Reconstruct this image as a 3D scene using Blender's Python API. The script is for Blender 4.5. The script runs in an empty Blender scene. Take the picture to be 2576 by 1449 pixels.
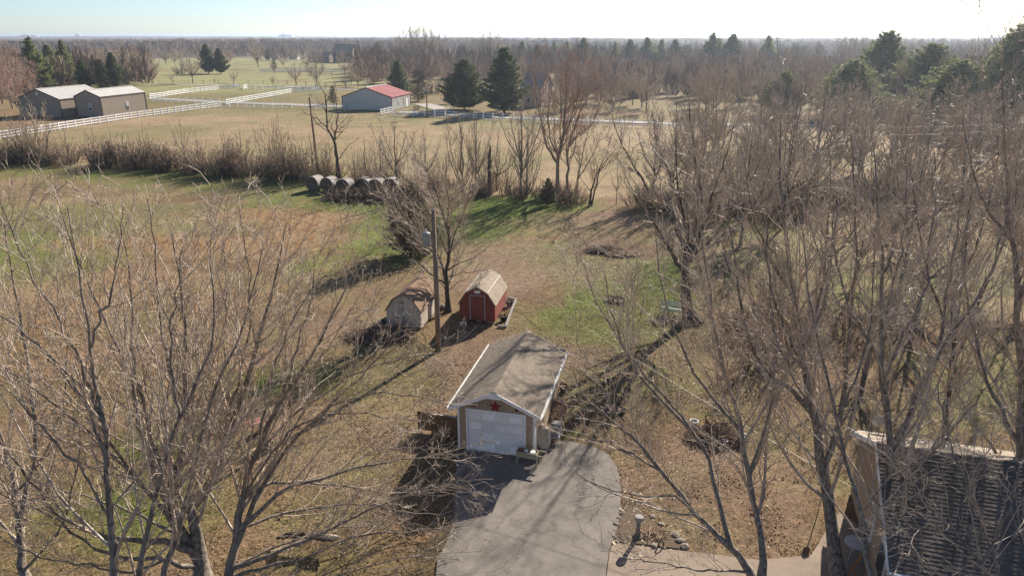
import bpy, math, random
import numpy as np
from mathutils import Vector, Matrix

# ------------------------------------------------------------------ camera, sky, sun
H, F, CXP, CYP, TH = 18.0, 1795.0, 1288.0, 724.5, math.radians(19.45)
scn = bpy.context.scene
C = scn.collection
cam_d = bpy.data.cameras.new('camera'); cam = bpy.data.objects.new('camera', cam_d); C.objects.link(cam)
cam_d.sensor_width = 36.0; cam_d.lens = 36.0 * F / 2576.0
cam_d.clip_start = 0.1; cam_d.clip_end = 30000
cam.location = (0, 0, H); cam.rotation_euler = (math.pi / 2 - TH, 0, 0)
scn.camera = cam
SUN_EL, SUN_AZ = math.radians(28), math.radians(31)      # azimuth measured from +Y towards +X
world = bpy.data.worlds.new('World'); scn.world = world; world.use_nodes = True
wn = world.node_tree; wn.nodes.clear()
sky = wn.nodes.new('ShaderNodeTexSky'); sky.sky_type = 'NISHITA'; sky.sun_disc = False
sky.sun_elevation = SUN_EL; sky.sun_rotation = SUN_AZ
sky.air_density = 0.65; sky.dust_density = 0.4; sky.ozone_density = 2.4; sky.altitude = 0
bg = wn.nodes.new('ShaderNodeBackground'); bg.inputs[1].default_value = 0.064
wo = wn.nodes.new('ShaderNodeOutputWorld')
wn.links.new(sky.outputs[0], bg.inputs[0]); wn.links.new(bg.outputs[0], wo.inputs[0])
sl = bpy.data.lights.new('sun', 'SUN'); so = bpy.data.objects.new('sun', sl); C.objects.link(so)
sl.energy = 5.0; sl.angle = math.radians(0.55); sl.color = (1.0, 0.91, 0.78)
sd = Vector((math.sin(SUN_AZ) * math.cos(SUN_EL), math.cos(SUN_AZ) * math.cos(SUN_EL), math.sin(SUN_EL)))
so.rotation_euler = sd.to_track_quat('Z', 'Y').to_euler()
so.location = (60, 90, 80)
scn.view_settings.view_transform = 'Standard'; scn.view_settings.look = 'None'
scn.view_settings.gamma = 1.0; scn.view_settings.exposure = 1.12
scn.view_settings.use_curve_mapping = False
scn.cycles.max_bounces = 5; scn.cycles.diffuse_bounces = 2; scn.cycles.glossy_bounces = 2
scn.cycles.transmission_bounces = 3; scn.cycles.volume_bounces = 0; scn.cycles.transparent_max_bounces = 6
scn.cycles.use_denoising = True
scn.cycles.denoising_prefilter = 'NONE'

# ------------------------------------------------------------------ measuring helpers (photo pixel -> place on the ground)
CT, ST = math.cos(TH), math.sin(TH)
def G(u, v, z=0.0):
    a = (u - CXP) / F; b = -(v - CYP) / F
    dy = CT + b * ST; dz = -ST + b * CT
    t = (z - H) / dz
    return (a * t, dy * t)
def W(u, v, Y):
    a = (u - CXP) / F; b = -(v - CYP) / F
    dy = CT + b * ST; dz = -ST + b * CT
    t = Y / dy
    return (a * t, Y, H + dz * t)

rng = np.random.default_rng(7)
random.seed(7)

# ------------------------------------------------------------------ materials
def srgb(r, g, b):
    f = lambda c: (c / 255 / 12.92) if c / 255 <= 0.04045 else ((c / 255 + 0.055) / 1.055) ** 2.4
    return (f(r), f(g), f(b))
def mat(name, col, rough=0.8, var=0.25, scale=6.0, bump=0.0, bscale=40.0, col2=None, metal=0.0, stretch=None, spec=0.3, detail=5, transl=0.0):
    m = bpy.data.materials.new(name); m.use_nodes = True
    nt = m.node_tree; n = nt.nodes; l = nt.links
    b = n['Principled BSDF']; b.inputs['Roughness'].default_value = rough; b.inputs['Metallic'].default_value = metal
    b.inputs['Specular IOR Level'].default_value = spec
    tc = n.new('ShaderNodeTexCoord'); mp = n.new('ShaderNodeMapping')
    l.new(tc.outputs['Object'], mp.inputs[0])
    if stretch: mp.inputs['Scale'].default_value = stretch
    no = n.new('ShaderNodeTexNoise'); no.inputs['Scale'].default_value = scale; no.inputs['Detail'].default_value = detail
    no.inputs['Roughness'].default_value = 0.65
    l.new(mp.outputs[0], no.inputs['Vector'])
    r = n.new('ShaderNodeValToRGB')
    c2 = col2 or tuple(min(1, c * (1 + var)) for c in col)
    c1 = col if col2 else tuple(c * (1 - var) for c in col)
    r.color_ramp.elements[0].position = 0.32; r.color_ramp.elements[1].position = 0.68
    r.color_ramp.elements[0].color = (*c1, 1); r.color_ramp.elements[1].color = (*c2, 1)
    l.new(no.outputs[0], r.inputs[0])
    # every copy a little lighter or darker
    oi = n.new('ShaderNodeObjectInfo'); hs = n.new('ShaderNodeHueSaturation'); mr = n.new('ShaderNodeMapRange')
    mr.inputs[3].default_value = 0.88; mr.inputs[4].default_value = 1.12
    l.new(oi.outputs['Random'], mr.inputs[0]); l.new(mr.outputs[0], hs.inputs['Value']); l.new(r.outputs[0], hs.inputs['Color'])
    l.new(hs.outputs[0], b.inputs['Base Color'])
    if bump:
        n2 = n.new('ShaderNodeTexNoise'); n2.inputs['Scale'].default_value = bscale; n2.inputs['Detail'].default_value = 4
        l.new(mp.outputs[0], n2.inputs['Vector'])
        bp = n.new('ShaderNodeBump'); bp.inputs['Strength'].default_value = bump; bp.inputs['Distance'].default_value = 0.02
        l.new(n2.outputs[0], bp.inputs['Height']); l.new(bp.outputs[0], b.inputs['Normal'])
    if transl:      # thin leaves and needles let some light through
        tr = n.new('ShaderNodeBsdfTranslucent'); ms = n.new('ShaderNodeMixShader'); ms.inputs[0].default_value = transl
        l.new(hs.outputs[0], tr.inputs[0]); l.new(b.outputs[0], ms.inputs[1]); l.new(tr.outputs[0], ms.inputs[2])
        l.new(ms.outputs[0], n['Material Output'].inputs[0])
    return m

M = {}
HAZE = 0.00017
M['bark'] = mat('bark', (0.062, 0.050, 0.040), 0.85, col2=(0.36, 0.30, 0.24), scale=9, bump=1.0, bscale=34, stretch=(1, 1, 0.45), spec=0.3, detail=9)
M['bark_dark'] = mat('bark_dark', (0.055, 0.043, 0.035), 0.95, col2=(0.15, 0.12, 0.095), scale=6, bump=0.9, bscale=26, stretch=(1, 1, 0.3), spec=0.1)
M['twig'] = mat('twig', (0.25, 0.182, 0.13), 0.55, col2=(0.60, 0.48, 0.37), scale=2.5, spec=0.5)
M['twig_grey'] = mat('twig_grey', (0.25, 0.193, 0.143), 0.65, col2=(0.54, 0.43, 0.33), scale=1.2, spec=0.4)
M['twig_dark'] = mat('twig_dark', (0.10, 0.07, 0.053), 0.8, col2=(0.28, 0.20, 0.145), scale=1.5, spec=0.2)
M['twig_red'] = mat('twig_red', (0.25, 0.15, 0.11), 0.75, col2=(0.46, 0.31, 0.23), scale=0.8, spec=0.3)
M['twig_tan'] = mat('twig_tan', (0.34, 0.245, 0.16), 0.75, col2=(0.56, 0.43, 0.295), scale=1.0, spec=0.3)
M['twig_far'] = mat('twig_far', (0.16, 0.12, 0.10), 0.95, col2=(0.42, 0.32, 0.25), scale=0.02, spec=0.05)
M['pine'] = mat('pine_needles', (0.045, 0.065, 0.028), 0.6, col2=(0.16, 0.19, 0.075), scale=0.5, spec=0.35, transl=.35)  # paler noise tone paints sunlit clumps into the needles
M['pine_light'] = mat('pine_needles_light', (0.09, 0.115, 0.05), 0.6, col2=(0.34, 0.36, 0.15), scale=0.5, spec=0.35, transl=.4)  # light green needles, backlit fringes painted in by the paler tone
M['cedar'] = mat('cedar_needles', (0.03, 0.042, 0.018), 0.7, col2=(0.09, 0.095, 0.045), scale=1.2, spec=0.2, transl=.2)
M['cedar_brown'] = mat('cedar_brown', (0.06, 0.045, 0.028), 0.8, col2=(0.12, 0.10, 0.055), scale=1.2, spec=0.2)
M['pale_board'] = mat('pale_board', (0.34, 0.30, 0.20), .85, var=.18, scale=6)
M['roof_grey'] = mat('slate_grey', (0.16, 0.16, 0.16), .85, var=.1)
M['white'] = mat('white_paint', (0.76, 0.76, 0.75), 0.55, var=0.06, scale=3)
M['fence_white'] = mat('fence_white', (0.78, 0.78, 0.78), 0.5, var=0.06, scale=1)
M['door_white'] = mat('door_white', (0.80, 0.80, 0.80), 0.5, var=0.05, scale=2)
M['tan_siding'] = mat('tan_siding', (0.36, 0.27, 0.18), 0.85, var=0.16, scale=4, bump=0.35, bscale=30, stretch=(1, 1, 0.2))
M['beige_siding'] = mat('beige_siding', (0.48, 0.41, 0.33), 0.85, var=0.12, scale=3, bump=0.3, bscale=30, stretch=(1, 1, 0.2))
M['house_siding'] = mat('house_siding', (0.33, 0.24, 0.16), 0.8, var=0.08, scale=2)
M['red_siding'] = mat('red_siding', (0.18, 0.036, 0.024), 0.85, col2=(0.27, 0.072, 0.05), scale=3, bump=0.3, bscale=30, stretch=(1, 1, 0.25))
M['grey_wood'] = mat('grey_wood', (0.17, 0.155, 0.14), 0.9, col2=(0.33, 0.30, 0.27), scale=9, bump=0.5, bscale=50)
M['old_wood'] = mat('old_wood', (0.20, 0.15, 0.10), 0.9, col2=(0.38, 0.31, 0.22), scale=8, bump=0.5, bscale=50, stretch=(1, 1, .3))
M['pole_wood'] = mat('pole_wood', (0.12, 0.075, 0.045), 0.9, col2=(0.30, 0.23, 0.165), scale=7, bump=0.6, bscale=50, stretch=(1, 1, .12))
M['brown_wood'] = mat('brown_wood', (0.11, 0.062, 0.03), 0.9, col2=(0.20, 0.12, 0.06), scale=6, bump=0.4, bscale=40)
M['shingle'] = mat('shingle', (0.165, 0.135, 0.108), 0.95, col2=(0.27, 0.225, 0.18), scale=2.2, bump=0.6, bscale=160, spec=0.15)
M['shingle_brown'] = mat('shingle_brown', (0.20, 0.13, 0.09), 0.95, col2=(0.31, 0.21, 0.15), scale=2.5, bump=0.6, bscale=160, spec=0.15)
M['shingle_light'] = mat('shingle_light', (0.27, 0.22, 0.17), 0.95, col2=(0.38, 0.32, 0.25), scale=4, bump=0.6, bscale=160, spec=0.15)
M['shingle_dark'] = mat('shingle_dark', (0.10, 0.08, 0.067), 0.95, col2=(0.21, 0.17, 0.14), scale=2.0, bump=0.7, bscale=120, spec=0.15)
M['shadow_line'] = mat('felt_shadow_line', (0.08, 0.07, 0.06), 0.95, var=0.1)  # roof felt, its dark colour painting in shade between the shingle courses
M['roof_metal'] = mat('galvalume_roof', (0.50, 0.48, 0.45), 0.55, var=0.06, scale=0.4, metal=0.0)
M['roof_red'] = mat('red_roof_metal', (0.30, 0.085, 0.08), 0.6, var=0.12, scale=0.4)
M['trim_brown'] = mat('trim_brown', (0.07, 0.04, 0.04), 0.6, var=0.05)
M['trim_red'] = mat('trim_red', (0.17, 0.035, 0.03), 0.6, var=0.05)
M['metal_tan'] = mat('tan_metal_wall', (0.33, 0.27, 0.21), 0.6, var=0.05, scale=0.5)
M['metal_white'] = mat('pale_metal_wall', (0.55, 0.54, 0.51), 0.6, var=0.07, scale=0.6)
M['galv'] = mat('galvanised', (0.35, 0.36, 0.36), 0.45, var=0.2, scale=7, metal=0.3)
M['xfmr'] = mat('transformer_grey', (0.26, 0.30, 0.29), 0.6, col2=(0.38, 0.41, 0.40), scale=8)
M['wire'] = mat('wire', (0.30, 0.27, 0.22), 0.5, var=0.05)
M['black_plastic'] = mat('black_plastic', (0.018, 0.018, 0.018), 0.5, var=0.1)
M['soil'] = mat('soil', (0.10, 0.07, 0.045), 0.95, var=0.3, scale=20, bump=0.5)
M['hay'] = mat('hay_face', (0.07, 0.05, 0.035), 0.95, col2=(0.16, 0.12, 0.085), scale=9, bump=1.0, bscale=30, spec=0.05)
M['hay_wrap'] = mat('hay_wrap', (0.12, 0.09, 0.068), 0.7, col2=(0.36, 0.33, 0.31), scale=3, bump=0.5, bscale=12)
M['stone'] = mat('stone', (0.13, 0.105, 0.085), 0.9, col2=(0.28, 0.235, 0.19), scale=7, bump=0.8, bscale=22)
M['block'] = mat('concrete_block', (0.33, 0.31, 0.29), 0.9, var=0.15, scale=12, bump=0.4)
M['brick'] = mat('red_brick', (0.25, 0.11, 0.075), 0.9, var=0.2, scale=12)
M['rust'] = mat('rusty_red', (0.28, 0.035, 0.035), 0.7, var=0.3, scale=20)
M['star'] = mat('barn_star_red', (0.22, 0.012, 0.02), 0.55, var=0.25, scale=12)
M['glass'] = mat('window_glass', (0.03, 0.035, 0.04), 0.12, var=0.1, spec=0.6)
M['pale_green'] = mat('pale_green_paint', (0.28, 0.37, 0.30), 0.6, var=0.15)
M['orange'] = mat('orange_plastic', (0.55, 0.17, 0.02), 0.6, var=0.1)
M['yellow'] = mat('yellow_rope', (0.60, 0.42, 0.06), 0.7, var=0.1)
M['pink'] = mat('faded_red_paint', (0.55, 0.27, 0.22), 0.6, var=0.15)
M['tub'] = mat('weathered_tub', (0.42, 0.33, 0.23), 0.7, col2=(0.60, 0.52, 0.42), scale=5)
M['dish'] = mat('dish_grey', (0.30, 0.30, 0.30), 0.5, var=0.1)
M['leaf'] = mat('dead_leaves', (0.15, 0.08, 0.045), 0.8, col2=(0.36, 0.24, 0.14), scale=9, spec=0.3, transl=.2)
M['leaf_pale'] = mat('pale_leaves', (0.36, 0.27, 0.15), 0.7, col2=(0.62, 0.52, 0.36), scale=9, spec=0.4)
M['grass_dry'] = mat('dry_grass', (0.27, 0.19, 0.11), 0.9, col2=(0.44, 0.33, 0.20), scale=0.6, spec=0.1, transl=.35)
M['grass_green'] = mat('green_grass', (0.085, 0.12, 0.025), 0.9, col2=(0.20, 0.24, 0.07), scale=0.6, spec=0.1, transl=.35)
M['sedge'] = mat('broomsedge', (0.40, 0.245, 0.13), 0.9, col2=(0.52, 0.35, 0.21), scale=0.5, spec=0.1, transl=.35)
M['ash'] = mat('ash_debris', (0.09, 0.06, 0.05), 0.95, col2=(0.22, 0.16, 0.12), scale=14, bump=0.8)

# ------------------------------------------------------------------ object helpers
def link_mesh(name, V, Fc, m, parent=None, smooth=False):
    me = bpy.data.meshes.new(name)
    me.from_pydata([tuple(v) for v in V], [], [tuple(f) for f in Fc]); me.update()
    if m: me.materials.append(m)
    if smooth: me.polygons.foreach_set('use_smooth', [True] * len(me.polygons))
    o = bpy.data.objects.new(name, me); C.objects.link(o)
    if parent: o.parent = parent
    return o
def np_mesh(name, V, Q, m, parent=None, smooth=True, n=4):
    """V (N,3) float, Q (M,n) int -> mesh object, fast"""
    me = bpy.data.meshes.new(name)
    V = np.asarray(V, dtype=np.float32); Q = np.asarray(Q, dtype=np.int32)
    me.vertices.add(len(V)); me.vertices.foreach_set('co', V.ravel())
    me.loops.add(Q.size); me.loops.foreach_set('vertex_index', Q.ravel())
    me.polygons.add(len(Q)); me.polygons.foreach_set('loop_start', np.arange(0, Q.size, n, dtype=np.int32))
    me.polygons.foreach_set('use_smooth', np.full(len(Q), smooth))
    me.update(calc_edges=True)
    if m: me.materials.append(m)
    if name is None: return me
    o = bpy.data.objects.new(name, me); C.objects.link(o)
    if parent: o.parent = parent
    return o
def tag(o, label, cat, group=None, kind=None):
    if label: o['label'] = label
    if cat: o['category'] = cat
    if group: o['group'] = group
    if kind: o['kind'] = kind
    return o
def thing(name, label, cat, loc=(0, 0, 0), rz=0.0, group=None):
    o = bpy.data.objects.new(name, None); C.objects.link(o)
    o.location = loc if len(loc) == 3 else (*loc, 0); o.rotation_euler = (0, 0, rz)
    o.empty_display_size = 0.3
    return tag(o, label, cat, group)
def dup(root, loc, rz=0.0, sc=1.0, label=None, group=None):
    r = root.copy(); C.objects.link(r); r.location = loc if len(loc) == 3 else (*loc, 0)
    r.rotation_euler = (0, 0, rz); r.scale = (sc, sc, sc) if not hasattr(sc, '__len__') else sc
    if label: r['label'] = label
    if group: r['group'] = group
    elif 'group' in r and group is None: pass
    for ch in list(root.children):
        c = ch.copy(); C.objects.link(c); c.parent = r
        for g in list(ch.children):
            d = g.copy(); C.objects.link(d); d.parent = c
    return r
class MB:
    def __init__(s): s.V = []; s.F = []
    def add(s, V, Fc):
        o = len(s.V); s.V += [tuple(v) for v in V]; s.F += [tuple(i + o for i in f) for f in Fc]; return s
    def box(s, x0, x1, y0, y1, z0, z1, mtx=None):
        V = [(x0, y0, z0), (x1, y0, z0), (x1, y1, z0), (x0, y1, z0), (x0, y0, z1), (x1, y0, z1), (x1, y1, z1), (x0, y1, z1)]
        if mtx: V = [tuple(mtx @ Vector(v)) for v in V]
        return s.add(V, [(0, 3, 2, 1), (4, 5, 6, 7), (0, 1, 5, 4), (1, 2, 6, 5), (2, 3, 7, 6), (3, 0, 4, 7)])
    def hexa(s, pts):   # 4 bottom, 4 top
        return s.add(pts, [(0, 3, 2, 1), (4, 5, 6, 7), (0, 1, 5, 4), (1, 2, 6, 5), (2, 3, 7, 6), (3, 0, 4, 7)])
    def prism(s, prof, y0, y1):   # prof: list of (x,z)
        n = len(prof); V = [(x, y0, z) for x, z in prof] + [(x, y1, z) for x, z in prof]
        return s.add(V, [tuple(range(n)), tuple(range(2 * n - 1, n - 1, -1))] + [(i, i + n, (i + 1) % n + n, (i + 1) % n) for i in range(n)])
    def tube(s, pts, rads, n=8, cap=True):
        pts = [Vector(p) for p in pts]; o = len(s.V); K = len(pts)
        if not hasattr(rads, '__len__'): rads = [rads] * K
        for i, p in enumerate(pts):
            d = (pts[min(i + 1, K - 1)] - pts[max(i - 1, 0)]).normalized()
            a = d.orthogonal().normalized() if i == 0 else (a - d * a.dot(d)).normalized()
            b = d.cross(a)
            for j in range(n):
                t = 2 * math.pi * j / n
                s.V.append(tuple(p + (a * math.cos(t) + b * math.sin(t)) * rads[i]))
        for i in range(K - 1):
            for j in range(n):
                s.F.append((o + i * n + j, o + i * n + (j + 1) % n, o + (i + 1) * n + (j + 1) % n, o + (i + 1) * n + j))
        if cap:
            s.F.append(tuple(o + j for j in range(n))[::-1]); s.F.append(tuple(o + (K - 1) * n + j for j in range(n)))
        return s
    def lathe(s, prof, n=20, cx=0, cy=0, sx=1, sy=1):   # prof (r,z)
        o = len(s.V)
        for r, z in prof:
            for j in range(n):
                t = 2 * math.pi * j / n; s.V.append((cx + sx * r * math.cos(t), cy + sy * r * math.sin(t), z))
        for i in range(len(prof) - 1):
            for j in range(n):
                s.F.append((o + i * n + j, o + i * n + (j + 1) % n, o + (i + 1) * n + (j + 1) % n, o + (i + 1) * n + j))
        s.F.append(tuple(o + j for j in range(n))[::-1]); s.F.append(tuple(o + (len(prof) - 1) * n + j for j in range(n)))
        return s
    def build(s, name, m, parent=None, smooth=False, bevel=0):
        o = link_mesh(name, s.V, s.F, m, parent, smooth)
        if bevel:
            b = o.modifiers.new('bevel', 'BEVEL'); b.width = bevel; b.segments = 2; b.limit_method = 'ANGLE'
        return o

def rock_mesh(r, seed, sq=0.6, sub=2):
    import bmesh
    bm = bmesh.new(); bmesh.ops.create_icosphere(bm, subdivisions=sub, radius=r)
    rn = random.Random(seed); k = [rn.uniform(-1, 1) for _ in range(9)]
    for v in bm.verts:
        p = v.co / r
        f = 1 + 0.16 * math.sin(3 * p.x + k[0] * 3) * math.cos(2.5 * p.y + k[1] * 3) + 0.12 * math.sin(5 * p.z + 4 * p.x + k[2] * 4) + rn.uniform(-.05, .05)
        v.co = Vector((p.x * f * (1 + .2 * k[3]), p.y * f * (1 + .2 * k[4]), p.z * f * sq)) * r
    me = bpy.data.meshes.new('stone'); bm.to_mesh(me); bm.free(); me.materials.append(M['stone']); return me

# ------------------------------------------------------------------ value noise
_NT = rng.random((256, 256))
def vnoise(x, y, s):
    x = np.asarray(x) / s; y = np.asarray(y) / s
    xi = np.floor(x).astype(int); yi = np.floor(y).astype(int); fx = x - xi; fy = y - yi
    fx = fx * fx * (3 - 2 * fx); fy = fy * fy * (3 - 2 * fy)
    a = _NT[xi & 255, yi & 255]; b = _NT[(xi + 1) & 255, yi & 255]; c = _NT[xi & 255, (yi + 1) & 255]; d = _NT[(xi + 1) & 255, (yi + 1) & 255]
    return (a * (1 - fx) + b * fx) * (1 - fy) + (c * (1 - fx) + d * fx) * fy
def fbm(x, y, s, o=4):
    r = 0; t = 0; a = 1
    for i in range(o): r = r + a * vnoise(x + 37 * i, y + 91 * i, s / 2 ** i); t += a; a *= 0.55
    return r / t
# ------------------------------------------------------------------ ground sheet
DRY = np.array([0.225, 0.148, 0.083]); GRN = np.array([0.135, 0.178, 0.036]); TAN = np.array([0.34, 0.25, 0.148])
PALE = np.array([0.27, 0.26, 0.12]); ORG = np.array([0.34, 0.235, 0.138]); BRN = np.array([0.155, 0.095, 0.06]); OLV = np.array([0.19, 0.175, 0.075])
LIT = np.array([0.24, 0.165, 0.12])
FAR = np.array([0.13, 0.105, 0.08])
def poly_px(pts, z=0.0): return np.array([G(u, v, z) for u, v in pts])
def inside(x, y, P):
    r = np.zeros(x.shape, bool); n = len(P); j = n - 1
    for i in range(n):
        xi, yi = P[i]; xj, yj = P[j]
        c = ((yi > y) != (yj > y)) & (x < (xj - xi) * (y - yi) / (yj - yi + 1e-12) + xi)
        r ^= c; j = i
    return r
# patches: pixel centre, half sizes in metres, colour, strength
PATCH = [
    (1480, 800, 3.6, 5.0, GRN, .95), (1580, 740, 5.5, 4.5, GRN, .95), (1660, 700, 3.5, 5, GRN, .9), (1420, 640, 4, 5, GRN, .7), (1570, 820, 4, 3, GRN, .9),
    (1230, 560, 9, 7, GRN, .6), (1080, 590, 9, 6, GRN, .7), (960, 640, 8, 5, GRN, .8), (900, 505, 13, 6, GRN, .75), (1280, 520, 8, 6, GRN, .8), (1370, 515, 7, 5, GRN, .6),
    (300, 440, 24, 6, GRN, .5), (60, 425, 26, 6, GRN, .45), (560, 455, 20, 6, GRN, .5), (760, 480, 12, 6, GRN, .6), (640, 470, 20, 9, OLV, .4),
    (50, 540, 14, 8, GRN, .45), (200, 600, 8, 6, GRN, .4), (20, 650, 9, 8, GRN, .5), (400, 560, 12, 6, OLV, .5),
    (460, 1120, 3.2, 2.0, GRN, .85), (320, 1290, 4, 3.0, GRN, .7), (180, 1330, 3, 2.6, GRN, .5), (700, 955, 3.5, 1.6, GRN, .8), (880, 990, 2.5, 1.6, GRN, .6), (800, 1290, 2.5, 1.5, OLV, .6),
    (820, 1420, 2, 1.2, GRN, .55), (1420, 1090, .5, .6, GRN, .9), (1480, 930, 2.5, 3.0, OLV, .85), (1560, 960, 3.0, 3.0, OLV, .7), (1620, 1310, 1.6, 1.0, OLV, .7), (1780, 1330, 1.6, 1.4, OLV, .5),
    (2250, 720, 6, 4, GRN, .5), (2480, 940, 5, 4, GRN, .55), (2300, 1050, 4, 3, OLV, .6), (1880, 570, 5, 7, GRN, .8), (2000, 640, 6, 6, OLV, .6),
    (500, 620, 4, 3.0, ORG, .75), (640, 540, 5, 2.5, ORG, .7), (760, 560, 4, 4, ORG, .85), (360, 700, 4, 2.5, ORG, .65), (560, 760, 3, 3, ORG, .6), (170, 800, 4, 4, ORG, .55),
    (120, 900, 4, 3, ORG, .6), (720, 620, 5, 5, ORG, .6), (340, 610, 6, 3, ORG, .5), (40, 760, 4, 4, ORG, .5), (200, 500, 12, 3, ORG, .35), (600, 880, 3, 3, ORG, .4), (280, 990, 4, 3, ORG, .4),
    (1540, 625, 3.4, 2.6, BRN, .9), (1290, 660, 9, 7, LIT, .6), (1250, 900, 6, 3, LIT, .7), (1500, 560, 7, 5, LIT, .6), (900, 1080, 8, 4, LIT, .6), (1900, 900, 14, 10, BRN, .45),
    (1750, 1250, 5, 4, LIT, .5), (1060, 870, 4, 1.5, BRN, .3), (800, 820, 6, 3, LIT, .6),
    (700, 210, 60, 60, PALE, .8), (560, 200, 60, 70, PALE, .8), (420, 200, 40, 60, PALE, .7), (800, 160, 120, 190, PALE, .9), (500, 250, 25, 16, OLV, .7), (700, 240, 30, 14, OLV, .6),
    (1000, 300, 30, 12, OLV, .6), (600, 285, 40, 8, OLV, .5), (200, 330, 40, 6, OLV, .4), (1300, 320, 30, 8, OLV, .3), (1750, 205, 30, 30, LIT, .6), (1500, 300, 30, 12, PALE, .4),
    (2250, 550, 20, 14, ORG, .35), (2150, 480, 12, 14, ORG, .4),
]
def axis_pts(a, b, d, grow, lim):
    out = [a]; x = a; 
    while x < b: x += d; out.append(x)
    s = d
    while x < lim: s *= grow; x += s; out.append(x)
    return np.array(out)
xs_r = axis_pts(0, 62, 0.72, 1.07, 9500); xs = np.concatenate([-xs_r[:0:-1], xs_r])
ys_f = axis_pts(14, 100, 0.62, 1.04, 11500); ys = np.concatenate([[-800, -200, -60, -20, 0, 8], ys_f])
X, Y = np.meshgrid(xs, ys); X = X.ravel(); Y = Y.ravel()
def far_hills(x, y):
    r = np.hypot(x, y); k = np.clip((r - 900) / 2500, 0, 1)
    return k * (fbm(x, y, 1500, 3) - 0.62) * 34 + np.clip((r - 3500) / 3000, 0, 1) * (fbm(x + 3000, y, 2600, 2) - .55) * 60
Z = far_hills(X, Y)
col = np.tile(DRY, (len(X), 1))
fld = fbm(X, Y, 40, 4); big = fbm(X + 500, Y, 14, 4); sm = fbm(X, Y + 300, 3.0, 4)
def mixc(c, k):
    global col
    k = np.clip(k, 0, 1)[:, None]; col = col * (1 - k) + c * k
# far meadow between hedge and white fences
mead = poly_px([(-400, 395), (300, 425), (760, 450), (1050, 478), (1500, 500), (2100, 470), (2700, 440), (2700, 325), (1600, 318), (985, 290), (553, 268), (-400, 400)])
mk = inside(X, Y, mead); mixc(TAN, mk * (0.75 + 0.3 * big)); mixc(OLV, mk * np.clip((fbm(X, Y, 22, 3) - .52) * 3.5, 0, .45))
mixc(OLV, ((Y > 185) & (Y < 300)) * np.clip(fld * 1.5 - .2, 0, 1) * .7)
mixc(FAR, np.clip((np.hypot(X, Y) - 420) / 300, 0, 1) * (0.75 + .25 * (fbm(X, Y, 200, 3) > .45)))
mixc(PALE, (np.hypot(X, Y) > 500) * (fbm(X + 900, Y, 260, 2) > 0.66) * .8)
# near field: olive / straw mottling
mixc(OLV, (Y < 140) * np.clip((big - .50) * 4, 0, .42) * np.clip((sm - .42) * 6, 0, 1))
mixc(TAN, (Y < 130) * np.clip((fbm(X + 11, Y * 1.7 + 50, 4.5, 4) - .5) * 4, 0, .4) * np.clip(.35 - X / 25, .15, 1))
mixc(BRN, (Y < 90) * np.clip((fbm(X + 77, Y, 2.0, 4) - .52) * 4, 0, .45))
mixc(OLV, (Y > 26) * (Y < 80) * np.clip((fbm(X + 200, Y + 20, 6, 4) - .5) * 5, 0, .5))
mixc(LIT, (Y < 90) * np.clip((.5 - sm) * 2.2, 0, .5))
rk = np.clip((X - 2) / 4, 0, 1) * (Y < 60) * (Y > 14)
mixc(OLV * .9, rk * np.clip((fbm(X + 5, Y + 9, 3.2, 4) - .47) * 7, 0, .8)); mixc(BRN * .75, rk * np.clip((fbm(X + 40, Y + 29, 1.6, 4) - .53) * 7, 0, .7)); mixc(TAN, rk * np.clip((fbm(X + 70, Y, 2.2, 3) - .6) * 6, 0, .6))  # dark brown blotches paint in branch shade along with leaf litter
for (u, v, rx, ry, c, k) in PATCH:
    px, py = G(u, v)
    q = ((X - px) / rx) ** 2 + ((Y - py) / ry) ** 2
    e = np.clip(1.4 - q - (sm - .5) * 3.6 - (big - .5) * 2.6, 0, 1)
    mixc(c * (0.9 + 0.25 * fbm(px, py, 3, 2)), e * k * (q < 2.6))
Zr = (fbm(X, Y, 5, 3) - .5) * 0.10 * (Y < 200)
V = np.stack([X, Y, Z + Zr - 0.05], 1)
nx, ny = len(xs), len(ys)
I = (np.arange(ny - 1)[:, None] * nx + np.arange(nx - 1)[None, :]).ravel()
ground = np_mesh('ground', V, np.stack([I, I + 1, I + nx + 1, I + nx], 1), None)
ca = ground.data.color_attributes.new('tone', 'FLOAT_COLOR', 'POINT')
ca.data.foreach_set('color', np.concatenate([col, np.ones((len(X), 1))], 1).astype(np.float32).ravel())
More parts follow.
